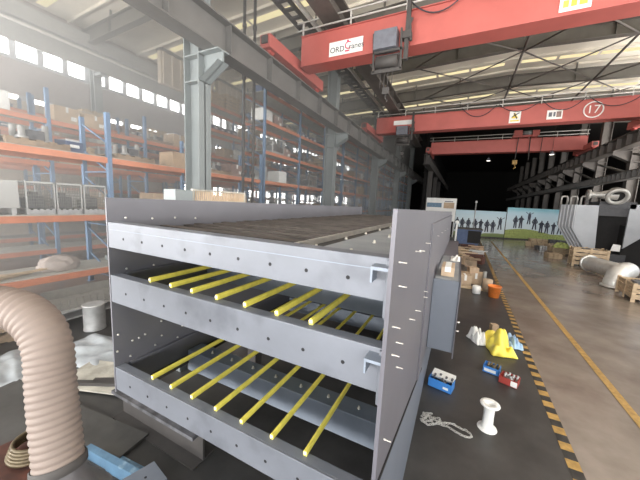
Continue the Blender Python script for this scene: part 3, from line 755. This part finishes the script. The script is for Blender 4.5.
def sheet(name,m,c,sx,sy,h,seed,label,cat,rz=0,th=True,kz=2.2):
    from mathutils import noise
    n=40;vs=[];fs=[]
    for i in range(n+1):
        for j in range(n+1):
            u=i/n-.5;v=j/n-.5
            z=h*(.5+.9*noise.noise(Vector((u*kz*2,v*kz*2,seed)))+.12*noise.noise(Vector((u*7,v*7,seed+3)))+.10*abs(math.sin(u*11+v*7+seed)))
            z=max(.004,z*max(0,(1-(2*u)**4)*(1-(2*v)**4)));ed=1+.16*noise.noise(Vector((u*4,v*4,seed+9)))
            x=u*sx*ed;y=v*sy*ed;vs.append((c[0]+x*math.cos(rz)-y*math.sin(rz),c[1]+x*math.sin(rz)+y*math.cos(rz),c[2]+z))
    for i in range(n):
        for j in range(n):
            a=i*(n+1)+j;fs.append((a,a+n+1,a+n+2,a+1))
    o=MB().add(vs,fs,0,True).build(name,m);md=o.modifiers.new('thickness','SOLIDIFY');md.thickness=.004;md.offset=1;tag(o,label,cat);return o
sheet('plastic_sheet','plastic',(-4.3,1.95,.0),1.1,.75,.08,1,'crumpled white plastic sheet on the floor between hose and machine','plastic sheet',.2)
sheet('plastic_sheet','plastic',(-4.75,1.12,.0),1.1,.5,.05,5,'wrinkled translucent plastic sheet left of the hose','plastic sheet',-.2)
tag(MB().box(-4.0,1.42,.031,-3.1,1.95,.045,0,(.35,'Z')).build('paper_board','paper_scrap'),'pale paper covered board under the dark bars near the machine corner','board')
for i,(x,y,r,l) in enumerate(((-3.25,1.72,.55,'upper'),(-3.38,1.58,.5,'lower'))):
    tag(MB().box(x-.35,y-.03,.046,x+.3,y+.03,.08,0,(r,'Z')).build('flat_bar','dark_steel'),'dark flat steel bar lying on the pale board, %s one'%l,'bar')
tag(MB().box(-4.3,.55,.008,-2.3,1.3,.03,0,(.12,'Z')).build('steel_plate','scarf'),'large dark steel plate on the floor right of the hose','plate')
# dark channel with rusty top under machine front
p=MB();p.box(-2.85,1.38,.27,-1.72,1.6,.3,1);p.box(-2.85,1.38,.0,-1.72,1.6,.015);p.box(-2.85,1.48,.015,-1.72,1.5,.27)
tag(p.build('steel_channel',['dark_steel','goods_dark']),'short dark I section lying under the machine front','steel beam')
# blue trough, plate with hole, coil
t=empty('blue_channel',(-2.2,1.06,0));b=MB();b.prism([(-2.56,1.02,.008),(-2.56,1.16,.008),(-2.56,1.16,.022),(-2.56,1.032,.022),(-2.56,1.032,.11),(-2.56,1.07,.12),(-2.56,1.02,.12)],(.60,.06,0));b.build('channel_body','light_blue',t)
for x in (-2.42,-2.22,-2.1): MB().tube([(x-.05,1.0,.03),(x-.045,.95,.02),(x+.045,.96,.02),(x+.05,1.01,.03)],.009,8).build('handle','bolt',t)
tag(t,'light blue painted steel channel at the bottom beside the hose','channel')
b=MB();b.prism([(-2.0,.97,.14),(-1.78,.93,.14),(-1.72,1.16,.14),(-1.93,1.2,.14)],(0,0,.012));b.cyl((-1.86,1.09,.1515),(-1.86,1.09,.1535),.009,n=14,mi=1);b.box(-1.95,1.0,.008,-1.8,1.1,.14,0)
tag(b.build('drilled_plate',['guard','hole']),'grey steel plate with one drilled hole at the bottom edge','plate')
b=MB()
for k in range(5): b.tube([(-2.93+(.17-.008*k)*math.cos(a*PI/12),.86+(.17-.008*k)*math.sin(a*PI/12),.09+.022*k) for a in range(24)],.014,6,closed=True)
tag(b.build('wire_coil','brass'),'coil of brassy welding wire at the lower left corner','coil')
b=MB().box(-3.25,.4,.031,-2.35,1.0,.055,0,(-.1,'Z')).box(-3.2,.45,.055,-2.4,.48,.09,0);tag(b.build('rusty_plate','rust'),'reddish brown rusty plate under the wire coil','plate')
b=MB();b.lathe([(0,.0),(.07,0),(.08,.14),(.075,.16),(.03,.17),(.03,.2),(0,.2)],(-3.95,.72,.03),n=18);tag(b.build('blue_bottle','blue'),'blue plastic bottle at the left edge beside the hose','bottle')
b=MB().box(-5.4,.9,.0,-4.7,1.5,.5);
# stacked pallets left behind the hose
t=empty('pallet_stack',(-6.0,1.0,0))
for k in range(4):
    b=MB()
    for i in range(6): b.box(-6.5,.35+i*.22,.12+k*.15,-5.6,.47+i*.22,.14+k*.15)
    for x in (-6.5,-6.1,-5.7): b.box(x,.35,.02+k*.15,x+.1,1.57,.12+k*.15)
    for i in (0,5): b.box(-6.5,.35+i*.22,k*.15,-5.6,.47+i*.22,.02+k*.15)
    b.build('pallet','wood_dark',t)
tag(t,'stack of dark wooden pallets glimpsed through the bend of the hose','pallets')
# items seen on the machine's left panel top (behind it)
t=empty('long_frame',(-6.4,3.6,0));b=MB()
b.box(-6.5,3.4,2.05,-6.44,5.6,2.4);b.box(-6.44,3.4,2.05,-6.43,5.6,2.08)
t.location=(-3.1,2.9,0)
b=MB()
y0,y1,xx=2.45,3.4,-3.0
b.box(xx-.02,y0,2.13,xx+.02,y1,2.15);b.box(xx-.02,y0,2.27,xx+.02,y1,2.29);b.box(xx-.02,y0,2.15,xx+.02,y0+.02,2.27);b.box(xx-.02,y1-.02,2.15,xx+.02,y1,2.27)
b.build('edge_frame','paper_scrap',t)
b=MB();k=0
for k in range(30): b.box(xx-.008,y0+.02+k*.031,2.15,xx+.008,y0+.03+k*.031,2.27)
b.build('slats','carton_light',t)
b=MB()
for yy in (2.5,3.3): b.box(xx-.03,yy,0,xx+.03,yy+.06,2.13)
b.box(xx-.2,2.45,0,xx+.2,2.6,.02).box(xx-.2,3.25,0,xx+.2,3.4,.02);b.build('post','steel',t)
tag(t,'long pale slatted frame standing behind the machine left panel','frame')
b=MB();b.box(-3.1,2.15,2.0,-2.9,2.38,2.27);b.box(-3.05,2.2,0,-2.95,2.3,2.0);tag(b.build('control_box','column'),'small pale green box left of the slatted frame','box')
# ---------------------------------------------------------------- floor items right of the machine
t=empty('cable_spool',(.46,3.12,0));c=(.46,3.12,0)
MB().lathe([(.0,.0),(.087,0),(.09,.008),(.087,.016),(.055,.02)],c,n=32).build('flange','white',t)
MB().lathe([(.058,.016),(.05,.05),(.047,.14),(.05,.23),(.058,.26)],c,n=28).build('core','white',t)
MB().lathe([(.058,.256),(.087,.262),(.09,.27),(.087,.278),(.045,.278),(.04,.27),(.018,.27),(.016,.22)],c,n=32).build('flange','white',t)
tag(t,'empty white plastic cable spool standing on the dark floor','spool')
def cardbox(name,m,cx,cy,w,d,h,rz,label,lid=None,content=None,wall=.006,base=.008):
    t=empty(name,(cx,cy,base));t.rotation_euler=(0,0,rz)
    def L(b,n,mt,par=t,bev=0):
        me=b.build(n,mt,None,bev);me.parent=par;return me
    b=MB();b.box(-w/2,-d/2,0,w/2,d/2,wall);b.box(-w/2,-d/2,0,-w/2+wall,d/2,h);b.box(w/2-wall,-d/2,0,w/2,d/2,h);b.box(-w/2,-d/2,0,w/2,-d/2+wall,h);b.box(-w/2,d/2-wall,0,w/2,d/2,h)
    L(b,'box_body',m)
    if lid: b=MB();b.box(-w/2,d/2,h-.004,w/2,d/2+.0+lid,h,0,(.5,'X',(0,d/2,h)));L(b,'flap','white')
    if content:
        b=MB();r=random.Random(5)
        for k in range(9):
            x=r.uniform(-w/2+.03,w/2-.03);y=r.uniform(-d/2+.03,d/2-.03);b.tube([(x,y,.01),(x+.02,y+.01,h+r.uniform(-.01,.03))],.013,8)
        L(b,'contents',content)
    tag(t,label,'box');return t
t=cardbox('bolt_box','blue',0,3.6,.27,.17,.11,-.22,'open blue cardboard box with a white lid near the machine foot',.0,'goods_dark')
b=MB().box(-.13,.02,.085,.13,.14,.12,0,(.25,'X'));o=b.build('lid','white',None);o.parent=t
b=MB().box(.04,-.0862,.03,.1,-.0852,.06);o=b.build('printed_label','white',None);o.parent=t
t=cardbox('parts_box','blue',.6,4.32,.19,.16,.09,-.25,'small blue and white parts box beside the red one','','brass')
b=MB().box(-.08,-.082,.02,.06,-.0805,.06);o=b.build('printed_label','white',None);o.parent=t
t=cardbox('parts_box','red_dark',.78,4.14,.2,.17,.09,-.35,'small red and white box full of metal fittings','','steel')
b=MB().box(.03,-.087,.01,.1,-.0855,.08);o=b.build('printed_label','white',None);o.parent=t
# crumpled bags
sheet('plastic_bag','bag_yellow',(.75,5.12,.008),.34,.55,.36,2,'bright yellow plastic bag crumpled on the dark floor','bag',.3,kz=1.6)
sheet('plastic_bag','white',(.47,5.25,.008),.2,.34,.24,7,'crumpled white plastic bag left of the yellow bag','bag',.5,kz=2.6)
sheet('cloth','cloth_blue',(1.0,5.45,.008),.2,.4,.16,8,'light blue cloth tucked against the yellow bag','cloth',.1,kz=2.6)
tag(MB().box(.69,5.7,.008,.80,5.8,.18,0,(.4,'Z')).build('paper_sack','carton'),'brown paper sack standing behind the yellow bag','sack')
# chain
ch=MB();r=random.Random(3);pts=[]
path=[(-.16,2.93),(-.08,2.99),(-.14,2.86),(-.04,2.93),(-.1,3.0),(-.03,2.88),(.03,2.98),(-.06,2.96),(.02,2.93),(.1,2.96),(.17,2.97),(.24,2.95),(.30,2.93),(.31,2.88),(.24,2.86),(.16,2.88),(.08,2.91),(.0,2.89),(-.08,2.84),(-.16,2.88),(-.1,2.93),(-.15,2.99),(-.05,3.02)]
cp=catmull([(x,y,.022) for x,y in path],7)
D2=[cp[0]]
for p in cp:
    if (p-D2[-1]).length>.021: D2.append(p)
for i in range(len(D2)-1):
    a,b_=D2[i],D2[i+1];c=(a+b_)/2;d=(b_-a).normalized();c.z=.018+.012*(r.random());
    s_=Vector((-d.y,d.x,0)) if i%2 else Vector((0,0,1))
    ch.tube([c+d*.016*math.cos(q*PI/5)+s_*.009*math.sin(q*PI/5) for q in range(10)],.0036,5,closed=True)
tag(ch.build('chain','chain'),'loose silver steel chain heaped on the dark floor','chain')
# bucket and can
t=empty('bucket',(.97,8.25,0));MB().lathe([(0,.008),(.115,.008),(.15,.28),(.158,.28),(.158,.3),(.145,.3),(.11,.02),(0,.02)],(.97,8.25,0),n=24).build('bucket_body','bucket',t)
MB().tube([(.97+.157*math.cos(a*PI/10),8.25-.02,.28-.12*math.sin(a*PI/10)) for a in range(11)],.006,6).build('handle','steel',t)
tag(t,'orange plastic bucket beside the hazard line','bucket')
def can(x,y,r,h,m,label):
    o=MB().lathe([(0,.008),(r,.008),(r,h),(r*.9,h+.01),(0,h+.01)],(x,y,0),n=16).build('paint_can',m);tag(o,label,'can')
can(.85,8.75,.12,.33,'carton_light','pale paint can right behind the orange bucket')
can(.58,8.35,.10,.2,'white','white paint can left of the orange bucket')
can(.8,9.2,.05,.45,'mesh_wire','slim pale bottle standing behind the paint can')
tag(MB().box(.15,8.7,.008,1.0,8.78,.07).build('timber_batten','wood'),'thin timber batten on the dark floor before the cartons','batten')
def cbox(x,y,w,d,h,rz,m,label,z=.008):
    t=empty('carton_box',(x,y,z));t.rotation_euler=(0,0,rz)
    o=MB().box(-w/2,-d/2,0,w/2,d/2,h).build('box_body',m,None,.006);o.parent=t
    o=MB().box(-.03,-d/2-.002,h*.5,.03,-d/2,h).box(-.03,-d/2,h,.03,d/2,h+.002).build('tape','carton_light' if m!='carton_light' else 'white',None);o.parent=t
    tag(t,label,'box')
cbox(.3,9.15,.32,.3,.3,.15,'carton_light','pale carton at the left of the pair before the bucket')
cbox(.62,9.5,.38,.34,.34,-.1,'carton_light','larger pale carton at the right, behind the batten')
cbox(.5,9.4,.26,.24,.16,.3,'carton','small brown carton stacked on the larger pale carton',.35)
cbox(.35,9.9,.3,.3,.22,.1,'carton','brown carton behind the pair of pale cartons')
# carton and rags on guard box
cbox(-.06,3.42,.13,.34,.1,0,'carton_light','white and tan carton resting on the guard box',1.477)
sheet('rag','white',(.0,4.45,1.478),.12,.4,.05,4,'white rag lying at the back of the guard box','rag')
# far left-of-aisle clutter
r=random.Random(11)
nm=['dark','brown','rusty','pale','grey','tan']
spots=[(.55,12.2,.4),(.25,12.6,.3),(.8,13.2,.5),(.45,13.9,.35),(.9,14.6,.45),(.3,15.0,.3),(.75,15.6,.4),(.95,16.4,.5),(.45,16.8,.45),(.2,15.9,.3)]
wd=['beside the end of the guard box','hard against the machine side','next to the hazard line','in the middle of the left clutter','before the dark container','left of the timber pile','behind the timber pile','just before the dark container','left under the dark container','deep in the left clutter']
for k,(x,y,s) in enumerate(spots):
    mt=['wood_dark','carton','rust','carton_light','steel','wood'][k%6]
    b=MB();b.box(x-s/2,y-s*.4,.008,x+s/2,y+s*.4,.15+s*.3,0,(r.uniform(-.5,.5),'Z'))
    for q in range(3): 
        xx=x+r.uniform(-s/3,s/3);b.bar((xx-.3,y+r.uniform(-.2,.2),.2+s*.3),(xx+.3,y+r.uniform(-.2,.2),.2+s*.3),.05,.04)
    tag(b.build('scrap_heap',mt),'low %s heap of parts %s'%(nm[k%6],wd[k]),'parts heap')
t=empty('waste_container',(.55,18.6,0));b=MB()
b.prism([(-.0,18.2,.15),(1.05,18.2,.15),(1.2,18.2,1.05),(-.1,18.2,1.05)],(0,1.2,0));b.build('container_body','bin_blue',t,.01)
MB().box(.5,18.17,.3,1.15,18.2,1.0).build('dark_door','black',t);MB().box(-.13,18.15,1.05,1.23,19.45,1.1).build('rim','dark_steel',t)
for x in (.1,.95):
    MB().cyl((x-.03,18.3,.08),(x+.03,18.3,.08),.08,n=12).build('caster','hole',t)
tag(t,'dark blue open container in front of the picture wall','container')
tag(MB().cyl((-.12,18,0),(-.12,18,1.35),.05,n=12).lathe([(.05,1.35),(.11,1.38),(.11,1.5),(0,1.55)],(-.12,18,0),n=12).build('white_post','white'),'short white post left of the dark blue container','post')
# ---------------------------------------------------------------- banner wall
def person_poly(h,r,pose):
    s=h
    P=[]
    # head
    hd=[(.055*math.cos(a*PI/4),.93+.065*math.sin(a*PI/4)) for a in range(8)]
    w=.1+r.random()*.02
    body=[(-.03,.88),(-w,.83),(-w-.02,.62),(-w,.45),(w,.45),(w+.02,.62),(w,.83),(.03,.88)]
    l=r.uniform(.03,.09)
    leg1=[(-w,.47),(-l-.09,.02),(-l,.0),(0,.45)];leg2=[(0,.45),(l,.0),(l+.09,.02),(w,.47)]
    arms=[]
    if pose==0: arms=[[(-w,.82),(-w-.11,.62),(-w-.05,.48),(-w,.5),(-w-.04,.63)],[(w,.82),(w+.04,.63),(w,.5),(w+.05,.48),(w+.11,.62)]]
    elif pose==1: arms=[[(-w,.82),(-w-.13,1.02),(-w-.09,1.05),(-w+.05,.84)],[(w,.82),(w+.11,.62),(w,.5),(w,.6)]]
    elif pose==2: arms=[[(-w,.83),(-w-.2,.98),(-w-.18,1.02),(-w+.03,.86)],[(w,.83),(w+.2,.95),(w+.18,.99),(w-.03,.86)]]
    elif pose==3: arms=[[(-w,.82),(-w-.13,.7),(-.02,.6),(0,.66)],[(w,.82),(w+.13,.7),(.02,.6),(0,.66)]]
    return [[(x*s,z*s) for x,z in q] for q in [hd,body,leg1,leg2]+arms]
def banner(A,B,h,name,label,people,hgt,base,seed,cols=('text_black',)):
    A=Vector((A[0],A[1],0));B=Vector((B[0],B[1],0));d=(B-A);L=d.length;ang=math.atan2(d.y,d.x)
    t=empty(name,A);t.rotation_euler=(0,0,ang)
    b=MB().box(0,0,.02,L,.08,h);o=b.build('printed_board','banner',None);o.parent=t
    f=MB().box(0,-.03,0,L,.12,.1).box(-.04,0,0,0,.1,h);
    o=f.build('frame','dark_steel',None);o.parent=t
    r=random.Random(seed);b=MB()
    for (u,zz,pose,hh) in people:
        for poly in person_poly(hh,r,pose):
            # order for outward (-y) facing
            ar=sum(poly[i][0]*poly[(i+1)%len(poly)][1]-poly[(i+1)%len(poly)][0]*poly[i][1] for i in range(len(poly)))
            if ar<0: poly=poly[::-1]
            b.add([(u+x,-.004,zz+z) for x,z in poly],[tuple(range(len(poly)))],0)
    if people:
        o=b.build('printed_figures','printed_ink',None);o.parent=t
    tag(t,label,'banner');return t
r=random.Random(2)
pl=[]
n=10
for k,u in enumerate((.18,.58,1.05,1.57,2.0,2.48,2.93,3.45)): pl.append((u,(.56 if k<7 else .7)-.02*k*(k<7),r.choice([0,3,0,3]) if k<7 else 2,1.0))
banner((-.35,25.2),(3.25,26.52),2.14,'picture_wall','left section of the picture wall printed with people on grass',[p for p in pl if p[0]<4.3],1.1,.5,1)
pr=[(.68,.9,0,1.0),(1.08,.9,3,1.02),(1.65,1.25,2,.95),(2.1,.85,0,1.0),(2.6,.6,3,1.0),(3.02,.6,0,1.0),(3.5,.56,3,.95),(3.95,.58,2,1.0)]
o=banner((3.3,26.52),(9.0,28.6),2.5,'picture_wall','right section of the picture wall with jumping people and green hill',pr,1.2,.5,4)
hill=MB();hp=[(0,.1)]+[(5.9*k/16,.55+.32*math.sin(PI*min(1,(k+2)/11))) for k in range(17)]+[(5.9,.1)]
hill.add([(x,-.002,z) for x,z in hp],[tuple(range(len(hp)))]);q=hill.build('printed_hill','green_net',None);q.parent=o
t=empty('display_board',(-1.4,24.4,0));b=MB().box(-2.55,24.4,1.2,-.35,24.46,2.98);b.build('board_face','white',t)
b=MB().box(-2.5,24.39,2.25,-1.4,24.4,2.6);b.build('printed_picture','light_blue',t)
b=MB().box(-1.25,24.39,2.2,-.5,24.4,2.65);b.build('printed_map','carton_light',t)
MB().box(-1.2,24.385,2.7,-.6,24.39,2.76).build('printed_line','motor',t)
for x in (-2.5,-.4): MB().box(x-.04,24.46,0,x+.04,24.54,2.98).build('post','steel',t)
tag(t,'white display board with a blue picture and tan map','display board')
t=MB().cyl((1.0,24.8,0),(1.0,24.8,2.75),.04,n=8);o=t.build('lamp_post','steel');tag(o,'thin post with a small lamp before the picture wall','lamp');MB().lathe([(0,2.9),(.07,2.85),(.09,2.75),(0,2.72)],(1.0,24.8,0),n=10).build('lamp_head','white',o)
# ---------------------------------------------------------------- right side: hopper, pipe, ducts, crates
t=empty('steel_hopper',(5.6,17.5,0))
Z=2.66
MB().prism([(4.9,17.5,Z),(4.9,17.5,1.55),(5.65,17.5,.3),(5.75,17.5,.02),(5.85,17.5,.02),(5.7,17.5,Z)],(0,.08,0)).build('front_plate','hopper',t)
b=MB();b.prism([(4.5,18.12,Z),(4.92,17.52,Z),(4.92,17.52,1.55),(4.5,18.12,1.55)],(.03,.04,0));b.prism([(4.5,18.12,1.55),(4.92,17.52,1.55),(5.67,17.52,.3),(5.25,18.12,.3)],(.03,.04,0));b.build('chute_side','hopper',t)
for k in range(5):
    f=k/4.0;x=4.49+.38*f;y=18.1-.55*f;b=MB()
    b.bar((x,y-.03,Z),(x,y-.03,1.55),.02,.05);b.bar((x,y-.03,1.55),(x+.75,y-.03,.3),.02,.05);b.build('stiffener_rib','hopper',t)
b=MB();b.box(5.7,17.5,2.55,6.95,18.8,2.85);b.box(5.7,18.7,0,6.95,18.8,2.6);b.box(5.72,17.6,2.2,6.95,17.7,2.6);b.build('top_beam','hopper_dark',t)
b=MB();b.prism([(6.75,17.5,.75),(7.7,17.5,1.7),(7.7,17.5,Z+.1),(6.75,17.5,Z+.1)],(0,.08,0));b.build('right_plate','hopper',t)
MB().prism([(6.75,17.6,0),(7.7,17.6,0),(7.7,17.6,1.8),(6.75,17.6,1.8)],(0,.9,0)).build('side_opening_shade','black',t)  # black block painted for the shade in the right-hand opening
MB().box(5.75,18.1,.4,6.95,18.14,2.5).build('opening_shade','black',t)  # black sheet in place of the shade inside the opening
b=MB();b.box(5.7,17.55,0,6.93,18.8,.45);b.build('sill','hopper_dark',t)
b=MB();b.prism([(6.36,17.5,.62),(6.68,17.5,.6),(6.68,17.5,.9),(6.42,17.5,.93)],(0,.02,0));b.build('bright_tag','white',t)
b=MB();b.box(4.6,18.16,1.6,5.7,18.8,Z);b.build('rear_body','hopper',t)
tag(t,'big grey steel hopper with ribbed left side and black opening','hopper')
for k in range(3):
    x=4.42+.32*k;y=18.0-.2*k
    b=MB().tube([(x,y,Z),(x,y,Z+.34),(x+.04,y,Z+.40),(x+.2,y,Z+.40),(x+.24,y,Z+.34),(x+.24,y,Z)],.042,8)
    tag(b.build('lifting_loop','pipe_paint'),'pale bent steel loop on the hopper top, %s from the left'%('first','second','third')[k],'loop','lifting loops')
t=empty('flanged_pipe',(5.8,17.2,2.86));ax=Vector((1,0,0));o0=Vector((5.2,17.4,3.14))
MB().lathe([(.13,0),(.13,.25),(.11,.27),(.13,.45),(.18,.55),(.22,.7),(.24,1.0)],o0,ax,24).build('pipe_body','pipe_paint',t)
fa=Vector((-.05,-.8,-.45)).normalized();f0=Vector((6.15,17.3,3.14))
MB().lathe([(.25,.12),(.40,.12),(.40,.2),(.25,.2),(.29,-.2),(.2,-.38),(0,-.4)],f0,fa,36).build('flange','pipe_paint',t)
MB().lathe([(0,.11),(.262,.11)],f0,fa,24).build('bore','black',t)
MB().lathe([(.13,-.02),(.24,-.02),(.24,.07),(.13,.07)],o0,ax,24).build('flange','pipe_paint',t)
MB().box(6.0,17.6,2.85,6.1,17.75,3.0).build('saddle','dark_steel',t)
MB().box(5.2,17.55,2.66,5.32,17.7,3.04).build('saddle','dark_steel',t)
tag(t,'pale flanged pipe fitting lying on top of the hopper','pipe')
# spiral duct and elbow
def duct(name,P,r,label,ribs=.12,m='galv',n=28):
    pts=catmull(P,12);t=empty(name,(P[0][0],P[0][1],0));rad=[r*(1+.03*(1 if (i%3==0) else 0)) for i in range(len(pts))]
    MB().tube(pts,rad,n,cap=False).build('duct_wall',m,t);return t,pts
t,pts=duct('galvanised_duct',[(4.72,14.5,.33),(4.85,13.9,.33),(4.98,13.4,.33),(5.08,12.95,.33)],.27,'')
for p,q in ((pts[0],pts[3]),(pts[-1],pts[-4])):
    MB().lathe([(.25,0),(.32,0),(.32,.05),(.25,.05)],p,(q-p).normalized(),28).build('end_ring','galv',t)
tag(t,'round galvanised duct section lying on the floor behind the elbow','duct')
t,pts=duct('duct_elbow',[(5.0,12.4,.48),(4.82,12.1,.50),(4.6,11.85,.42),(4.5,11.75,.2),(4.47,11.72,.03)],.26,'')
MB().lathe([(.25,0),(.31,0),(.31,.05),(.25,.05)],pts[-1],(0,0,1),28).build('end_ring','galv',t)
tag(t,'shiny galvanised duct elbow standing beside the nearest crate','duct')
def crate(x,y,w,d,h,rz,label,m='wood',stack=4,top=None):
    t=empty('wooden_crate',(x,y,0));t.rotation_euler=(0,0,rz)
    b=MB()
    for k in range(stack):
        z=.1+(h-.1)*k/stack;hh=(h-.1)/stack*.8
        for s in (-1,1): b.box(-w/2,s*d/2-.012,z,w/2,s*d/2+.012,z+hh);b.box(s*w/2-.012,-d/2,z,s*w/2+.012,d/2,z+hh)
    o=b.build('side_boards',m,None);o.parent=t
    b=MB()
    for x_ in (-w/2,0,w/2):
        for s in (-1,1): b.box(x_-.04,s*(d/2+.02)-.012,0,x_+.04,s*(d/2+.02)+.012,h)
    for s in (-1,1): b.box(s*(w/2+.02)-.012,-.04,0,s*(w/2+.02)+.012,.04,h)
    b.box(-w/2,-d/2,.08,w/2,d/2,.1);o=b.build('battens',m,None);o.parent=t
    b=MB();rr=random.Random(int(x*10));
    for k in range(6): b.box(rr.uniform(-w/2+.05,0),rr.uniform(-d/2+.05,0),.1,rr.uniform(.05,w/2-.05),rr.uniform(.05,d/2-.05),h*rr.uniform(.6,.95))
    o=b.build('contents','goods_dark',None);o.parent=t
    tag(t,label,'crate');return t
crate(5.1,15.9,1.05,.8,.8,-.1,'large open wooden crate left of the galvanised duct')
crate(4.75,10.55,.9,1.1,.5,-.1,'slatted wooden crate at the right photo edge, before the elbow',stack=3)
crate(5.15,19.6,1.0,.8,.4,.1,'low wooden crate draped by green netting')
sheet('netting','green_net',(4.9,18.55,.45),.8,.6,.35,12,'heap of yellow green netting on the low crate','netting')
crate(5.4,21.6,.9,.7,.35,.3,'wooden crate behind the netting heap','wood')
for k,(x,y,w,d,h,mt,lab) in enumerate(((4.55,22.8,.9,.6,.3,'wood','pale timber bundle at the far end of the right row'),(4.9,23.6,1.0,.6,.45,'wood','taller timber bundle at the far end of the right row'),(4.6,20.9,.7,.5,.25,'goods_dark','dark heap of castings between timber and netting'),(4.45,20.0,.35,.3,.35,'steel','grey casting in front of the dark heap'),(4.5,19.0,.3,.3,.2,'wood_dark','dark timber block beside the netting'),(4.35,17.6,.6,.5,.25,'wood','flat wooden pallet before the crate row'),(6.0,23.2,1.2,.7,.5,'goods_dark','dark machine parts behind the timber bundles'))):
    b=MB();n=4
    for i in range(n):
        for j in range(3): b.box(x-w/2+w*j/3,y-d/2,.0+h*i/n,x-w/2+w*(j+1)/3-.03,y+d/2,h*(i+1)/n-.02,0,(.15*(k%3)-.1,'Z',(x,y,0)))
    tag(b.build('timber_bundle' if 'timb' in lab or 'wood' in lab else 'parts_heap',mt),lab,'pile')
hz_=MB().box(-14.9,-3,.3,-4.2,27,8.2).build('glare_haze','black')  # scatter volume added to imitate milky lens glare on the left
hm_=bpy.data.materials.new('haze');hm_.use_nodes=True;nt=hm_.node_tree;nt.nodes.clear()
vs=nt.nodes.new('ShaderNodeVolumeScatter');vs.inputs['Density'].default_value=.075;vs.inputs['Color'].default_value=(.95,.95,.95,1);vs.inputs['Anisotropy'].default_value=.2
oo=nt.nodes.new('ShaderNodeOutputMaterial');nt.links.new(vs.outputs[0],oo.inputs['Volume'])
hz_.data.materials.clear();hz_.data.materials.append(hm_);tag(hz_,'thin pale haze volume over the rack aisles, added for lens glare','haze',kind='stuff')
# ---------------------------------------------------------------- lights
def area(name,loc,rot,sx,sy,e,col=(1,1,1)):
    l=bpy.data.lights.new(name,'AREA');l.shape='RECTANGLE';l.size=sx;l.size_y=sy;l.energy=e;l.color=col
    o=bpy.data.objects.new(name,l);o.location=loc;o.rotation_euler=rot;C.objects.link(o);return o
w=bpy.data.worlds.new('World');bpy.context.scene.world=w;w.use_nodes=True
bg=w.node_tree.nodes['Background'];bg.inputs[0].default_value=(.86,.93,1,1);bg.inputs[1].default_value=1.6
area('side_up_fill',(12.6,8,3.2),(math.radians(90+70),0,math.radians(90)),24,5,7600,(1,.97,.92))  # added out-of-view fill, aimed up to brighten the roof
area('left_up_fill',(-10,-6,2.5),(math.radians(90+50),0,0),8,4,4200,(1,.97,.92))  # added fill behind the camera for the left aisle roof and racks
area('rear_up_fill',(1,-7,2.5),(math.radians(90+62),0,0),14,4,5200,(1,.97,.92))  # added fill behind the camera, tilted up at the roof
sl=bpy.data.lights.new('daylight','SUN');sl.energy=.6;sl.angle=math.radians(50);sl.color=(.95,.97,1)
so=bpy.data.objects.new('daylight',sl);so.rotation_euler=(math.radians(78),0,math.radians(-12));C.objects.link(so)
# ---------------------------------------------------------------- camera
cd=bpy.data.cameras.new('camera');cd.sensor_width=36;cd.lens=281.4/640*36;cd.clip_end=200;cd.clip_start=.05
co=bpy.data.objects.new('camera',cd);C.objects.link(co)
X=(.89389117,-.10088408,.43678482);Yv=(.44581883,.09801691,-.88974056);Zv=(.04694836,.99005812,.13259247)
co.matrix_world=Matrix(((*X,0),(*Yv,0),(*Zv,2.2),(0,0,0,1)))
sc=bpy.context.scene;sc.camera=co
sc.view_settings.view_transform='Standard';sc.view_settings.look='None';sc.view_settings.gamma=1;sc.view_settings.exposure=-.28
sc.view_settings.use_curve_mapping=False
